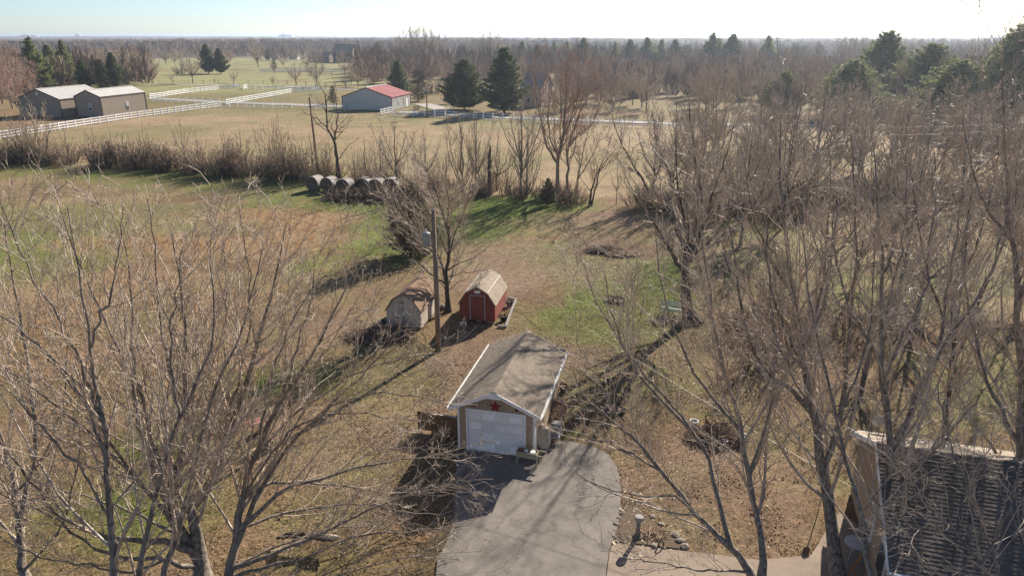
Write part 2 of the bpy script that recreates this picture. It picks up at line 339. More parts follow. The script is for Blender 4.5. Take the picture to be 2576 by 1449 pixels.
def ground_mat():
    m = bpy.data.materials.new('winter_grass'); m.use_nodes = True; nt = m.node_tree; n = nt.nodes; l = nt.links
    b = n['Principled BSDF']; b.inputs['Roughness'].default_value = 0.95; b.inputs['Specular IOR Level'].default_value = 0.1
    at = n.new('ShaderNodeAttribute'); at.attribute_name = 'tone'
    tc = n.new('ShaderNodeTexCoord')
    def noise(s, d=6, r=.7):
        k = n.new('ShaderNodeTexNoise'); k.inputs['Scale'].default_value = s; k.inputs['Detail'].default_value = d; k.inputs['Roughness'].default_value = r
        l.new(tc.outputs['Object'], k.inputs['Vector']); return k
    def mapr(src, a, b_, c, d):
        k = n.new('ShaderNodeMapRange'); l.new(src, k.inputs[0]); [setattr(k.inputs[i + 1], 'default_value', q) for i, q in enumerate((a, b_, c, d))]; return k
    f1 = noise(1.6, 8, .8); f2 = noise(9, 4, .75); f3 = noise(0.12, 5, .6)
    v1 = mapr(f1.outputs[0], .3, .7, .5, 1.4); v2 = mapr(f2.outputs[0], .3, .7, .62, 1.3); v3 = mapr(f3.outputs[0], .3, .7, .86, 1.14)
    mu = n.new('ShaderNodeMath'); mu.operation = 'MULTIPLY'; l.new(v1.outputs[0], mu.inputs[0]); l.new(v2.outputs[0], mu.inputs[1])
    mu2 = n.new('ShaderNodeMath'); mu2.operation = 'MULTIPLY'; l.new(mu.outputs[0], mu2.inputs[0]); l.new(v3.outputs[0], mu2.inputs[1])
    vm = n.new('ShaderNodeVectorMath'); vm.operation = 'SCALE'; l.new(at.outputs['Color'], vm.inputs[0]); l.new(mu2.outputs[0], vm.inputs['Scale'])
    # small green / straw flecks
    f4 = noise(3.7, 6, .8); g = mapr(f4.outputs[0], .56, .66, 0, .35)
    mx = n.new('ShaderNodeMix'); mx.data_type = 'RGBA'; l.new(g.outputs[0], mx.inputs[0]); l.new(vm.outputs[0], mx.inputs[6]); mx.inputs[7].default_value = (0.17, 0.17, 0.06, 1)
    f5 = noise(14, 3, .7); g2 = mapr(f5.outputs[0], .62, .70, 0, .45)
    mx2 = n.new('ShaderNodeMix'); mx2.data_type = 'RGBA'; l.new(g2.outputs[0], mx2.inputs[0]); l.new(mx.outputs[2], mx2.inputs[6]); mx2.inputs[7].default_value = (0.42, 0.33, 0.22, 1)
    l.new(mx2.outputs[2], b.inputs['Base Color'])
    bp = n.new('ShaderNodeBump'); bp.inputs['Strength'].default_value = 0.9; bp.inputs['Distance'].default_value = 0.12
    ad = n.new('ShaderNodeMath'); ad.operation = 'ADD'; l.new(f1.outputs[0], ad.inputs[0]); l.new(f2.outputs[0], ad.inputs[1])
    l.new(ad.outputs[0], bp.inputs['Height']); l.new(bp.outputs[0], b.inputs['Normal'])
    return m
ground.data.materials.append(ground_mat()); tag(ground, 'winter grass fields and yard of tan, olive and green turf', 'ground', kind='structure')
ground['category'] = 'ground'; del ground['category']

def sheet(name, px, z, m, label, world_pts=None, kind='structure', thick=0.12):
    P = [tuple(p) for p in (world_pts if world_pts is not None else poly_px(px))]
    n = len(P); Vv = [(x, y, z) for x, y in P] + [(x, y, z - thick) for x, y in P]
    Fc = [tuple(range(n)), tuple(range(2 * n - 1, n - 1, -1))] + [(i, (i + 1) % n, (i + 1) % n + n, i + n) for i in range(n)]
    a = sum(P[i][0] * P[(i + 1) % n][1] - P[(i + 1) % n][0] * P[i][1] for i in range(n))
    if a < 0: Fc = [f[::-1] for f in Fc]
    o = link_mesh(name, Vv, Fc, m); tag(o, label, None, kind=kind); return o
def paving_mat(name, c1, c2, crack=True, stain=(0.10, 0.085, 0.07)):
    m = bpy.data.materials.new(name); m.use_nodes = True; nt = m.node_tree; n = nt.nodes; l = nt.links
    b = n['Principled BSDF']; b.inputs['Roughness'].default_value = 0.9; b.inputs['Specular IOR Level'].default_value = 0.25
    tc = n.new('ShaderNodeTexCoord')
    def noise(s, d=6, r=.65):
        k = n.new('ShaderNodeTexNoise'); k.inputs['Scale'].default_value = s; k.inputs['Detail'].default_value = d; k.inputs['Roughness'].default_value = r
        l.new(tc.outputs['Object'], k.inputs['Vector']); return k
    a = noise(.9, 9, .75); r = n.new('ShaderNodeValToRGB'); r.color_ramp.elements[0].position = .3; r.color_ramp.elements[1].position = .7
    r.color_ramp.elements[0].color = (*c1, 1); r.color_ramp.elements[1].color = (*c2, 1); l.new(a.outputs[0], r.inputs[0])
    f = noise(60, 3, .8); fm = n.new('ShaderNodeMapRange'); l.new(f.outputs[0], fm.inputs[0]); fm.inputs[1].default_value = .3; fm.inputs[2].default_value = .7; fm.inputs[3].default_value = .75; fm.inputs[4].default_value = 1.25
    vm = n.new('ShaderNodeVectorMath'); vm.operation = 'SCALE'; l.new(r.outputs[0], vm.inputs[0]); l.new(fm.outputs[0], vm.inputs['Scale'])
    last = vm.outputs[0]
    if crack:
        vo = n.new('ShaderNodeTexVoronoi'); vo.feature = 'DISTANCE_TO_EDGE'; vo.inputs['Scale'].default_value = 0.28
        w = noise(1.5, 4); mv = n.new('ShaderNodeVectorMath'); mv.operation = 'MULTIPLY_ADD'
        l.new(w.outputs['Color'], mv.inputs[0]); mv.inputs[1].default_value = (1.3, 1.3, 0); l.new(tc.outputs['Object'], mv.inputs[2]); l.new(mv.outputs[0], vo.inputs['Vector'])
        cr = n.new('ShaderNodeMapRange'); l.new(vo.outputs['Distance'], cr.inputs[0]); cr.inputs[1].default_value = 0; cr.inputs[2].default_value = .011; cr.inputs[3].default_value = .75; cr.inputs[4].default_value = 0
        mx = n.new('ShaderNodeMix'); mx.data_type = 'RGBA'; l.new(cr.outputs[0], mx.inputs[0]); l.new(last, mx.inputs[6]); mx.inputs[7].default_value = (*stain, 1); last = mx.outputs[2]
    l.new(last, b.inputs['Base Color'])
    bp = n.new('ShaderNodeBump'); bp.inputs['Strength'].default_value = .35; bp.inputs['Distance'].default_value = .01; l.new(f.outputs[0], bp.inputs['Height']); l.new(bp.outputs[0], b.inputs['Normal'])
    return m
def wob(P, closed_from=0, amp=0.05, seg=0.5):
    out = []; n = len(P)
    for i in range(n):
        a = np.array(P[i]); b = np.array(P[(i + 1) % n]); L = np.hypot(*(b - a)); k = max(1, int(L / seg))
        if i < closed_from: k = 1
        for j in range(k):
            q = a + (b - a) * j / k
            if j and k > 1: q = q + rng.normal(0, amp, 2)
            out.append(tuple(q))
    return out
drive_px = [(1090, 1500), (1101, 1409), (1131, 1352), (1142, 1290), (1146, 1210), (1150, 1135), (1345, 1148), (1372, 1125), (1400, 1110), (1440, 1113), (1490, 1124), (1528, 1143), (1552, 1175), (1562, 1230), (1561, 1290), (1550, 1340), (1532, 1385), (1524, 1449), (1522, 1500)]
sheet('driveway', None, 0.05, paving_mat('old_driveway', (0.11, 0.098, 0.086), (0.25, 0.218, 0.19)), 'grey cracked driveway in front of the garage', wob(poly_px(drive_px), amp=.02, seg=.7))
walk_px = [(1534, 1385), (1545, 1366), (1640, 1378), (1728, 1388), (1908, 1410), (2040, 1398), (2075, 1340), (2110, 1290), (2160, 1320), (2190, 1500), (1524, 1500), (1526, 1449)]
sheet('path', None, 0.042, paving_mat('tan_concrete', (0.20, 0.155, 0.118), (0.31, 0.245, 0.19)), 'tan concrete path along the flower bed', wob(poly_px(walk_px), amp=.015, seg=.8))
grav = paving_mat('pale_gravel', (0.27, 0.245, 0.21), (0.40, 0.37, 0.33), crack=False)
def ribbon(name, pts, w, z, m, label):
    P = [np.array(G(u, v)) for u, v in pts]; L = []; R = []
    for i, p in enumerate(P):
        d = P[min(i + 1, len(P) - 1)] - P[max(i - 1, 0)]; d = d / np.hypot(*d); nn = np.array((-d[1], d[0])) * w / 2
        L.append(tuple(p + nn)); R.append(tuple(p - nn))
    Vv = [(x, y, z) for x, y in L + R]; n = len(L)
    o = link_mesh(name, Vv, [(i, i + n, i + n + 1, i + 1) for i in range(n - 1)], m); return tag(o, label, None, kind='structure')
ribbon('road', [(370, 248), (470, 253), (570, 258), (735, 264), (865, 269)], 5, .06, grav, 'pale gravel lane behind the white paddock fence')
ribbon('road', [(1000, 283), (1140, 289), (1290, 297), (1600, 309), (1900, 316), (2240, 318), (2576, 318), (2800, 318)], 4.5, .06, grav, 'pale gravel lane beyond the hedgerow on the right')
ribbon('road', [(380, 213), (640, 216), (870, 226), (1000, 232)], 4, .06, grav, 'narrow gravel lane along the far pasture')
ribbon('road', [(1060, 262), (1110, 275), (1130, 287)], 5, .065, grav, 'gravel drive beside the red roofed barn')
bright = paving_mat('white_gravel', (0.62, 0.57, 0.50), (0.75, 0.70, 0.62), crack=False)
ribbon('road', [(2235, 317), (2330, 318)], 3.2, .075, bright, 'bright white gravel strip under the pines')
ribbon('road', [(2450, 321), (2700, 318)], 6.0, .075, bright, 'bright white gravel turnaround at the right edge')
# garden bed soil and other bare patches
sheet('flower_bed', [(1548, 1362), (1552, 1330), (1560, 1285), (1590, 1272), (1640, 1310), (1690, 1350), (1728, 1384)], .055, M['soil'], 'flower bed soil beside the driveway')

# ------------------------------------------------------------------ leaves, tufts (uncountable)
def leaf_litter(name, n, cx, cy, sx, sy, m, size, label, clip=None):
    x = rng.normal(cx, sx, n); y = rng.normal(cy, sy, n); k = np.ones(n, bool)
    dp = poly_px(drive_px); k &= ~(inside(x, y, dp) & (rng.random(n) < .97))
    k &= (y > 12) & ~((x > 11) & (y < 26)) & ~inside(x, y, np.array(GARAGE_FOOT))
    x = x[k]; y = y[k]; n = len(x); s = size * rng.uniform(.5, 1.3, n); a = rng.uniform(0, 6.28, n); t = rng.uniform(-.5, .5, n)
    c, sn = np.cos(a), np.sin(a); z = rng.uniform(.0, .05, n) + (fbm(x, y, 5, 3) - .5) * .1 + .02
    P = []
    for (p, q) in ((-1, -.3), (0, -.6), (1, 0), (0, .6)):
        P.append(np.stack([x + s * (p * c - q * sn), y + s * (p * sn + q * c), z + s * (p * t + .3 * q)], 1))
    V = np.stack(P, 1).reshape(-1, 3); o = np_mesh(name, V, np.arange(4 * n).reshape(-1, 4), m, smooth=False)
    return tag(o, label, None, kind='stuff')
def leaf_drifts(name, n, m, size, label, seed, box, thr=.60):
    global rng
    keep = rng; rng = np.random.default_rng(seed)
    x = rng.uniform(box[0], box[1], n * 6); y = rng.uniform(box[2], box[3], n * 6); k = fbm(x + 13, y + 7, 1.3, 3) > thr
    x, y = x[k][:n], y[k][:n]; old = rng.normal
    dp = poly_px(drive_px); wp = poly_px(walk_px); k = ~inside(x, y, dp) & ~inside(x, y, wp) & ~inside(x, y, np.array(GARAGE_FOOT)) & ~((x > 11) & (y < 26)); x, y = x[k], y[k]; n = len(x)
    s_ = size * rng.uniform(.5, 1.3, n); a = rng.uniform(0, 6.28, n); c, sn = np.cos(a), np.sin(a); t = rng.uniform(-.5, .5, n); z = rng.uniform(0, .06, n) + (fbm(x, y, 5, 3) - .5) * .1 + .02
    P = [np.stack([x + s_ * (p * c - q * sn), y + s_ * (p * sn + q * c), z + s_ * (p * t + .3 * q)], 1) for p, q in ((-1, -.3), (0, -.6), (1, 0), (0, .6))]
    rng = keep
    return tag(np_mesh(name, np.stack(P, 1).reshape(-1, 3), np.arange(4 * n).reshape(-1, 4), m, smooth=False), label, None, kind='stuff')
def rot2(a): return np.array([[math.cos(a), -math.sin(a)], [math.sin(a), math.cos(a)]])
GR = math.radians(-13.5); GO = np.array((-0.72, 28.28))      # garage front wall centre
GARAGE_FOOT = [tuple(GO + rot2(GR) @ np.array(p)) for p in ((-1.75, 0), (1.75, 0), (1.75, 6.8), (-1.75, 6.8))]
leaf_litter('leaf_litter', 22000, 12, 34, 14, 12, M['leaf'], .045, 'brown fallen leaves scattered under the right hand trees')
leaf_litter('leaf_litter', 7000, 22, 38, 14, 9, M['leaf_pale'], .045, 'pale curled leaves glinting on the right hand lawn')
leaf_litter('leaf_litter', 14000, -6, 27, 9, 8, M['leaf'], .042, 'fallen leaves on the lawn left of the driveway')
leaf_drifts('leaf_litter', 9000, M['leaf'], .05, 'drifts of brown leaves right of the driveway', 91, (3, 20, 18, 44))
leaf_drifts('leaf_litter', 7000, M['leaf'], .05, 'drifts of brown leaves left of the driveway', 92, (-14, -1, 17, 38))
leaf_litter('leaf_litter', 500, 4.6, 23, .9, 1.2, M['leaf_pale'], .07, 'leaves gathered in the flower bed')
def tufts(name, n, x, y, hgt, m, label, blades=3, lean=.35, w=.018):
    n = len(x); x = np.repeat(x, blades) + rng.normal(0, .06, n * blades); y = np.repeat(y, blades) + rng.normal(0, .06, n * blades); N = n * blades
    a = rng.uniform(0, 6.28, N); h = hgt * rng.uniform(.5, 1.2, N); ll = lean * rng.uniform(.2, 1, N)
    z0 = (fbm(x, y, 5, 3) - .5) * .1 - .07
    b0 = np.stack([x - w * np.sin(a), y + w * np.cos(a), z0], 1); b1 = np.stack([x + w * np.sin(a), y - w * np.cos(a), z0], 1)
    tp = np.stack([x + h * ll * np.cos(a), y + h * ll * np.sin(a), z0 + h], 1)
    V = np.stack([b0, b1, tp], 1).reshape(-1, 3)
    return tag(np_mesh(name, V, np.arange(3 * N).reshape(-1, 3), m, smooth=False, n=3), label, None, kind='stuff')
def scatter_in(n, patches):
    xs_, ys_ = [], []
    for (u, v, rx, ry, k) in patches:
        px, py = G(u, v); xs_.append(rng.normal(px, rx * .6, int(n * k))); ys_.append(rng.normal(py, ry * .6, int(n * k)))
    return np.concatenate(xs_), np.concatenate(ys_)
x, y = scatter_in(330, [(500, 620, 5, 4, 1), (640, 540, 6, 3.5, 1), (760, 560, 5, 5, 1.3), (360, 700, 5, 3.5, 1), (560, 760, 4, 4, 1), (170, 800, 4, 4, 1), (120, 900, 4, 3, 1), (720, 620, 5, 5, 1), (340, 610, 6, 3, 1), (600, 880, 3, 3, .7), (280, 990, 4, 3, .7), (2250, 540, 16, 12, 1.5)])
tufts('broomsedge', 0, x, y, .42, M['sedge'], 'orange broomsedge clumps in the left field', 4, .5, .022)
n = 26000; y = 15 + 75 * rng.random(n) ** 1.6; x = (rng.random(n) * 2 - 1) * (y * .8 + 4)
k = ~inside(x, y, poly_px(drive_px)) & ~inside(x, y, poly_px(walk_px)) & ~inside(x, y, np.array(GARAGE_FOOT))
tufts('dry_grass', 0, x[k], y[k], .16, M['grass_dry'], 'short straw coloured grass over the yard', 3, .9, .014)
dpw = np.array(wob(poly_px(drive_px), amp=.04, seg=.05)); wpw = np.array(wob(poly_px(walk_px), amp=.04, seg=.05))
ed = np.concatenate([dpw, wpw]); ed = ed[(ed[:, 1] > 16)]; ed = ed[~((ed[:, 0] > -2.3) & (ed[:, 0] < 1.2) & (ed[:, 1] > 27.6))]
ed = ed + rng.normal(0, .05, ed.shape)
tufts('edge_grass', 0, ed[:, 0], ed[:, 1], .13, M['grass_dry'], 'straw coloured grass creeping over the paving edges', 5, .9, .014)
x, y = scatter_in(1200, [(1480, 800, 3.6, 5.0, 1), (1580, 740, 5.5, 4.5, 1.4), (1660, 700, 3.5, 5, 1), (1420, 640, 4, 5, .7), (1280, 520, 8, 6, .8), (900, 505, 13, 6, 1), (460, 1120, 3.2, 2.0, 1), (320, 1290, 4, 3.0, .8), (700, 955, 3.5, 1.6, .7), (960, 640, 8, 5, .8), (1420, 1090, .5, .6, .1)])
tufts('green_grass', 0, x, y, .13, M['grass_green'], 'green grass tufts in the damp parts of the lawn', 3, .9, .016)
# ------------------------------------------------------------------ trees
def nrm(a): return a / np.maximum(np.linalg.norm(a, axis=-1, keepdims=True), 1e-9)
def tubes_arrays(P, R, S):
    """P (N,K,3), R (N,K) -> V, Q"""
    N, K, _ = P.shape
    T = np.empty_like(P); T[:, 1:-1] = P[:, 2:] - P[:, :-2]; T[:, 0] = P[:, 1] - P[:, 0]; T[:, -1] = P[:, -1] - P[:, -2]
    T = nrm(T)
    ref = np.where(np.abs(T[:, :1, 2:3]) > .9, np.array([1., 0, 0]), np.array([0, 0, 1.])) * np.ones_like(T)
    A = nrm(np.cross(T, ref)); B = np.cross(T, A)
    th = np.arange(S) * 2 * np.pi / S
    V = P[:, :, None] + R[:, :, None, None] * (A[:, :, None] * np.cos(th)[None, None, :, None] + B[:, :, None] * np.sin(th)[None, None, :, None])
    idx = np.arange(N * K * S).reshape(N, K, S)
    a = idx[:, :-1]; b = idx[:, 1:]
    Q = np.stack([a, np.roll(a, -1, 2), np.roll(b, -1, 2), b], -1).reshape(-1, 4)
    return V.reshape(-1, 3), Q
def join_tubes(lst):
    Vs, Qs, o = [], [], 0
    for (P, R, S) in lst:
        if len(P) == 0: continue
        v, q = tubes_arrays(P, R, S); Vs.append(v); Qs.append(q + o); o += len(v)
    return np.concatenate(Vs), np.concatenate(Qs)
def smooth_line(pts, K):
    pts = np.array(pts, float); n = len(pts)
    d = np.r_[0, np.cumsum(np.linalg.norm(np.diff(pts, axis=0), axis=1))]; t = np.linspace(0, d[-1], K)
    e = np.vstack([2 * pts[0] - pts[1], pts, 2 * pts[-1] - pts[-2]])
    out = []
    for q in t:
        i = min(max(int(np.searchsorted(d, q) - 1), 0), n - 2); u = (q - d[i]) / max(d[i + 1] - d[i], 1e-6)
        p0, p1, p2, p3 = e[i], e[i + 1], e[i + 2], e[i + 3]
        out.append(.5 * ((2 * p1) + (-p0 + p2) * u + (2 * p0 - 5 * p1 + 4 * p2 - p3) * u * u + (-p0 + 3 * p1 - 3 * p2 + p3) * u ** 3))
    return np.array(out)
def branch(g, P, R, dens, t0, ang, lf, up, wig, K, rr, lmin=.12, lmax=99, rmin=.004, tip=.35):
    N, Kp, _ = P.shape
    seg = np.linalg.norm(np.diff(P, axis=1), axis=2); L = seg.sum(1)
    n = g.poisson(dens * L * (1 - t0))
    i = np.repeat(np.arange(N), n)
    if len(i) == 0: return np.zeros((0, K, 3)), np.zeros((0, K))
    t = t0 + (1 - t0) * g.random(len(i)) ** .85
    f = t * (Kp - 1); a = np.minimum(f.astype(int), Kp - 2); u = (f - a)[:, None]
    pos = P[i, a] * (1 - u) + P[i, a + 1] * u; tan = nrm(P[i, a + 1] - P[i, a]); r = R[i, a] * (1 - u[:, 0]) + R[i, a + 1] * u[:, 0]
    q = g.normal(size=pos.shape); q[:, 2] += .35; q -= (q * tan).sum(1, keepdims=True) * tan; q = nrm(q)
    an = ang * g.uniform(.6, 1.35, len(i))[:, None]
    d = nrm(np.cos(an) * tan + np.sin(an) * q)
    ln = np.clip(lf * L[i] * (1.05 - t * .75) * g.uniform(.55, 1.25, len(i)), lmin, lmax)
    r0 = np.maximum(np.minimum(rr * r, .02 + ln * .02), rmin)
    Pc = np.empty((len(i), K, 3)); Pc[:, 0] = pos; st = (ln / (K - 1))[:, None]
    for k in range(1, K):
        Pc[:, k] = Pc[:, k - 1] + d * st
        d = nrm(d + np.array([0, 0, up]) * st / max(.3, 1) + g.normal(size=d.shape) * wig)
    Rc = r0[:, None] * np.linspace(1, tip, K)[None]; Rc = np.maximum(Rc, rmin * .8)
    return Pc, Rc
def crown_levels(g, P, R, spec):
    out = []; cur = (P, R)
    for (dens, t0, ang, lf, up, wig, K, S, rr, lmin, lmax, rmin) in spec:
        cur = branch(g, cur[0], cur[1], dens, t0, ang, lf, up, wig, K, rr, lmin, lmax, rmin)
        if len(cur[0]) == 0: break
        out.append((cur[0], cur[1], S))
    return out
HERO = [(1.6, .12, .60, .40, .2, .15, 6, 4, .42, .8, 4.5, .010), (2.8, .08, .66, .42, .22, .18, 5, 4, .55, .45, 2.3, .0075),
        (3.9, .06, .72, .42, .25, .22, 4, 3, .6, .22, 1.0, .0055), (1.9, .1, .8, .5, .2, .2, 3, 3, .6, .12, .42, .005)]
def limb_trees(name, label, cat, limbs, seed, group=None, spec=HERO, bark='bark', twig='twig', base=None, dens=1.0, gnarl=.035, rs=.72, sec=1.0, upk=.12):
    """limbs: list of (points[(x,y,z)...], r0, r1)"""
    g = np.random.default_rng(seed)
    K = 16; P = []; R = []
    for pts, r0, r1 in limbs:
        l = smooth_line(pts, K); l[1:-1] += g.normal(size=(K - 2, 3)) * gnarl
        P.append(l); R.append(r0 * rs + (r1 - r0 * rs) * np.linspace(0, 1, K) ** .7)
    P = np.array(P); R = np.array(R)
    bx = np.array(base if base is not None else limbs[0][0][0], float); bx[2] = 0
    # flare at the ground
    R0 = R.copy()
    for i in range(len(limbs)):
        h = P[i, :, 2]; R[i] *= 1 + .55 * np.exp(-np.maximum(h, 0) / .35)
        R[i] *= 1 + g.normal(size=K) * .04
    root = thing(name, label, cat, tuple(bx), 0, group)
    v, q = tubes_arrays(P - bx, R, 9); np_mesh('trunk', v, q, M[bark], root)
    sp = [(s[0] * dens, *s[1:]) for s in spec]
    # long secondary boughs running up beside the limbs, then every finer order on both
    B2, BR = branch(g, P - bx, R0, 1.25 * dens * sec, .12, .52, .58, upk, .09, 9, .42, 1.5, 8.0, .012, .28)
    lv = crown_levels(g, P - bx, R0, sp)
    if len(B2): lv = [(B2, BR, 6)] + lv + crown_levels(g, B2, BR, sp)
    v, q = join_tubes(lv); np_mesh('crown', v, q, M[twig], root)
    return root
def auto_limbs(g, h, spread, nl, r, fork=.2, lean=(0, 0), vase=.6, forky=True):
    """trunk to fork*h and nl limbs fanning out; local coordinates"""
    limbs = []; hf = h * fork
    lx, ly = lean
    tr = [(0, 0, -.1), (lx * hf * .5, ly * hf * .5, hf * .5), (lx * hf, ly * hf, hf)]
    top = np.array(tr[-1])
    limbs.append(([*tr, tuple(top + np.array([lx * h * .5, ly * h * .5, h * .42])), tuple(top + np.array([lx * h, ly * h, h * (1 - fork)]) + g.normal(size=3) * .3)], r, .02))
    for k in range(nl):
        a = 2 * math.pi * (k + g.uniform(-.3, .3)) / nl; s = spread * g.uniform(.6, 1.1); hh = h * g.uniform(.72, 1.0)
        z0 = hf * g.uniform(.75, 1.5) if forky else hf * g.uniform(.6, 3.0)
        st = np.array([lx * z0, ly * z0, z0])
        mid = st + np.array([math.cos(a) * s * vase, math.sin(a) * s * vase, (hh - z0) * .42])
        end = np.array([math.cos(a) * s + lx * hh, math.sin(a) * s + ly * hh, hh])
        limbs.append(([tuple(st), tuple(mid), tuple(end)], r * g.uniform(.35, .55), .010))
    return limbs
MED = [(1.7, .1, .58, .38, .22, .14, 6, 4, .55, .6, 4.5, .012), (2.8, .1, .62, .40, .25, .16, 4, 3, .6, .35, 2.0, .010), (3.6, .1, .7, .45, .2, .2, 3, 3, .6, .2, .9, .008)]
FARS = [(1.6, .1, .65, .34, .2, .14, 4, 3, .55, .7, 4.0, .022), (2.6, .1, .65, .42, .2, .16, 3, 3, .6, .5, 1.9, .018)]
FARD = [(2.4, .08, .6, .36, .2, .14, 4, 3, .5, .7, 4.2, .022), (5.5, .05, .65, .45, .2, .16, 3, 3, .6, .5, 2.0, .018)]
def proto(name, seed, h, spread, nl, r, spec, bark, twig, fork=.2, vase=.6, lean=(0, 0), forky=True, sides=7):
    g = np.random.default_rng(seed); limbs = auto_limbs(g, h, spread, nl, r, fork, lean, vase, forky)
    K = 10; P = []; R = []
    for pts, r0, r1 in limbs:
        l = smooth_line(pts, K); l[1:-1] += g.normal(size=(K - 2, 3)) * .06; P.append(l); R.append(r0 + (r1 - r0) * np.linspace(0, 1, K) ** .8)
    P = np.array(P); R = np.array(R)
    root = bpy.data.objects.new(name, None)
    v, q = tubes_arrays(P, R, sides); t = np_mesh('trunk', v, q, M[bark])
    lv = crown_levels(g, P, R, spec); v, q = join_tubes(lv); c = np_mesh('crown', v, q, M[twig])
    C.objects.unlink(t); C.objects.unlink(c)
    return (name, t.data, c.data)
def place(pr, loc, rz=0.0, sc=1.0, label='', cat='tree', group=None, name=None):
    """a thing of its own from a prototype's meshes"""
    nm, td, cd = pr
    r = thing(name or nm, label, cat, (loc[0], loc[1], loc[2] if len(loc) > 2 else 0), rz, group)
    r.scale = (sc, sc, sc) if not hasattr(sc, '__len__') else sc
    for n_, d_ in (('trunk', td), ('crown', cd)):
        if d_ is None: continue
        o = bpy.data.objects.new(n_, d_); C.objects.link(o); o.parent = r
    return r
def height_at(u, vt, Y): return W(u, vt, Y)[2]

# ---- big foreground trees on the left: limbs traced in the photograph, each with its own distance
def L(pts, r0, r1=.012): return ([W(u, v, Y) for u, v, Y in pts], r0, r1)
A0 = [(512, 1475, 19.9), (508, 1440, 20.2)]
limb_trees('maple_tree', 'large bare maple with a wide forked trunk at the bottom left of the lawn', 'tree', [
    L(A0 + [(495, 1388, 20.4), (457, 1345, 20.4), (435, 1300, 20.3), (425, 1238, 20.2), (447, 1180, 20.6), (470, 1060, 21.2), (470, 900, 21.6), (455, 740, 22), (430, 560, 22.4)], .30),
    L(A0 + [(497, 1338, 20.6), (482, 1263, 20.8), (537, 1215, 21), (560, 1130, 21.6), (600, 1020, 22), (650, 860, 22.4), (690, 700, 22.6), (720, 560, 22.8)], .28),
    L([(495, 1388, 20.3), (400, 1360, 19.8), (287, 1357, 19.2), (212, 1328, 18.8), (140, 1288, 18.4), (60, 1190, 18), (-40, 1060, 17.6)], .16),
    L([(508, 1430, 20.2), (412, 1408, 19.2), (300, 1398, 18.6), (200, 1355, 18.0), (110, 1290, 17.6), (0, 1240, 17.2)], .12),
    L([(457, 1345, 20.4), (400, 1270, 19.8), (340, 1200, 19.6), (270, 1130, 19.6), (180, 1050, 19.6), (60, 960, 19.4), (-60, 900, 19)], .13),
    L([(435, 1300, 20.3), (390, 1190, 20.8), (350, 1060, 21.4), (335, 888, 22), (330, 738, 22.4), (300, 560, 22.8)], .15),
    L([(425, 1238, 20.2), (380, 1120, 20.6), (362, 1013, 21), (310, 900, 21), (250, 780, 21), (190, 640, 21), (150, 520, 21)], .12),
    L([(560, 1130, 21.6), (590, 985, 22.4), (620, 860, 23), (625, 700, 23.4), (600, 520, 23.8)], .10),
    L([(482, 1263, 20.8), (530, 1100, 22.4), (560, 920, 24), (570, 760, 25), (560, 600, 25.6)], .10),
    L([(470, 1060, 21.2), (430, 930, 21.4), (400, 800, 21.6), (390, 640, 21.8), (370, 500, 22)], .08),
    L([(457, 1345, 20.4), (360, 1300, 21.4), (260, 1260, 22.2), (150, 1230, 23), (40, 1180, 23.6)], .08),
    L([(400, 1270, 19.8), (310, 1160, 19), (220, 1020, 18.6), (120, 900, 18.4), (30, 800, 18.4)], .08),
    L([(412, 1408, 19.2), (320, 1440, 18.6), (220, 1420, 18), (100, 1400, 17.6), (0, 1350, 17.4)], .06),
    L([(497, 1338, 20.6), (440, 1220, 22), (420, 1080, 23), (430, 900, 24), (480, 740, 24.6)], .10),
], 11, base=W(508, 1449, 20.2), rs=.9)
B0 = [(573, 1480, 19.6), (578, 1430, 20.0)]
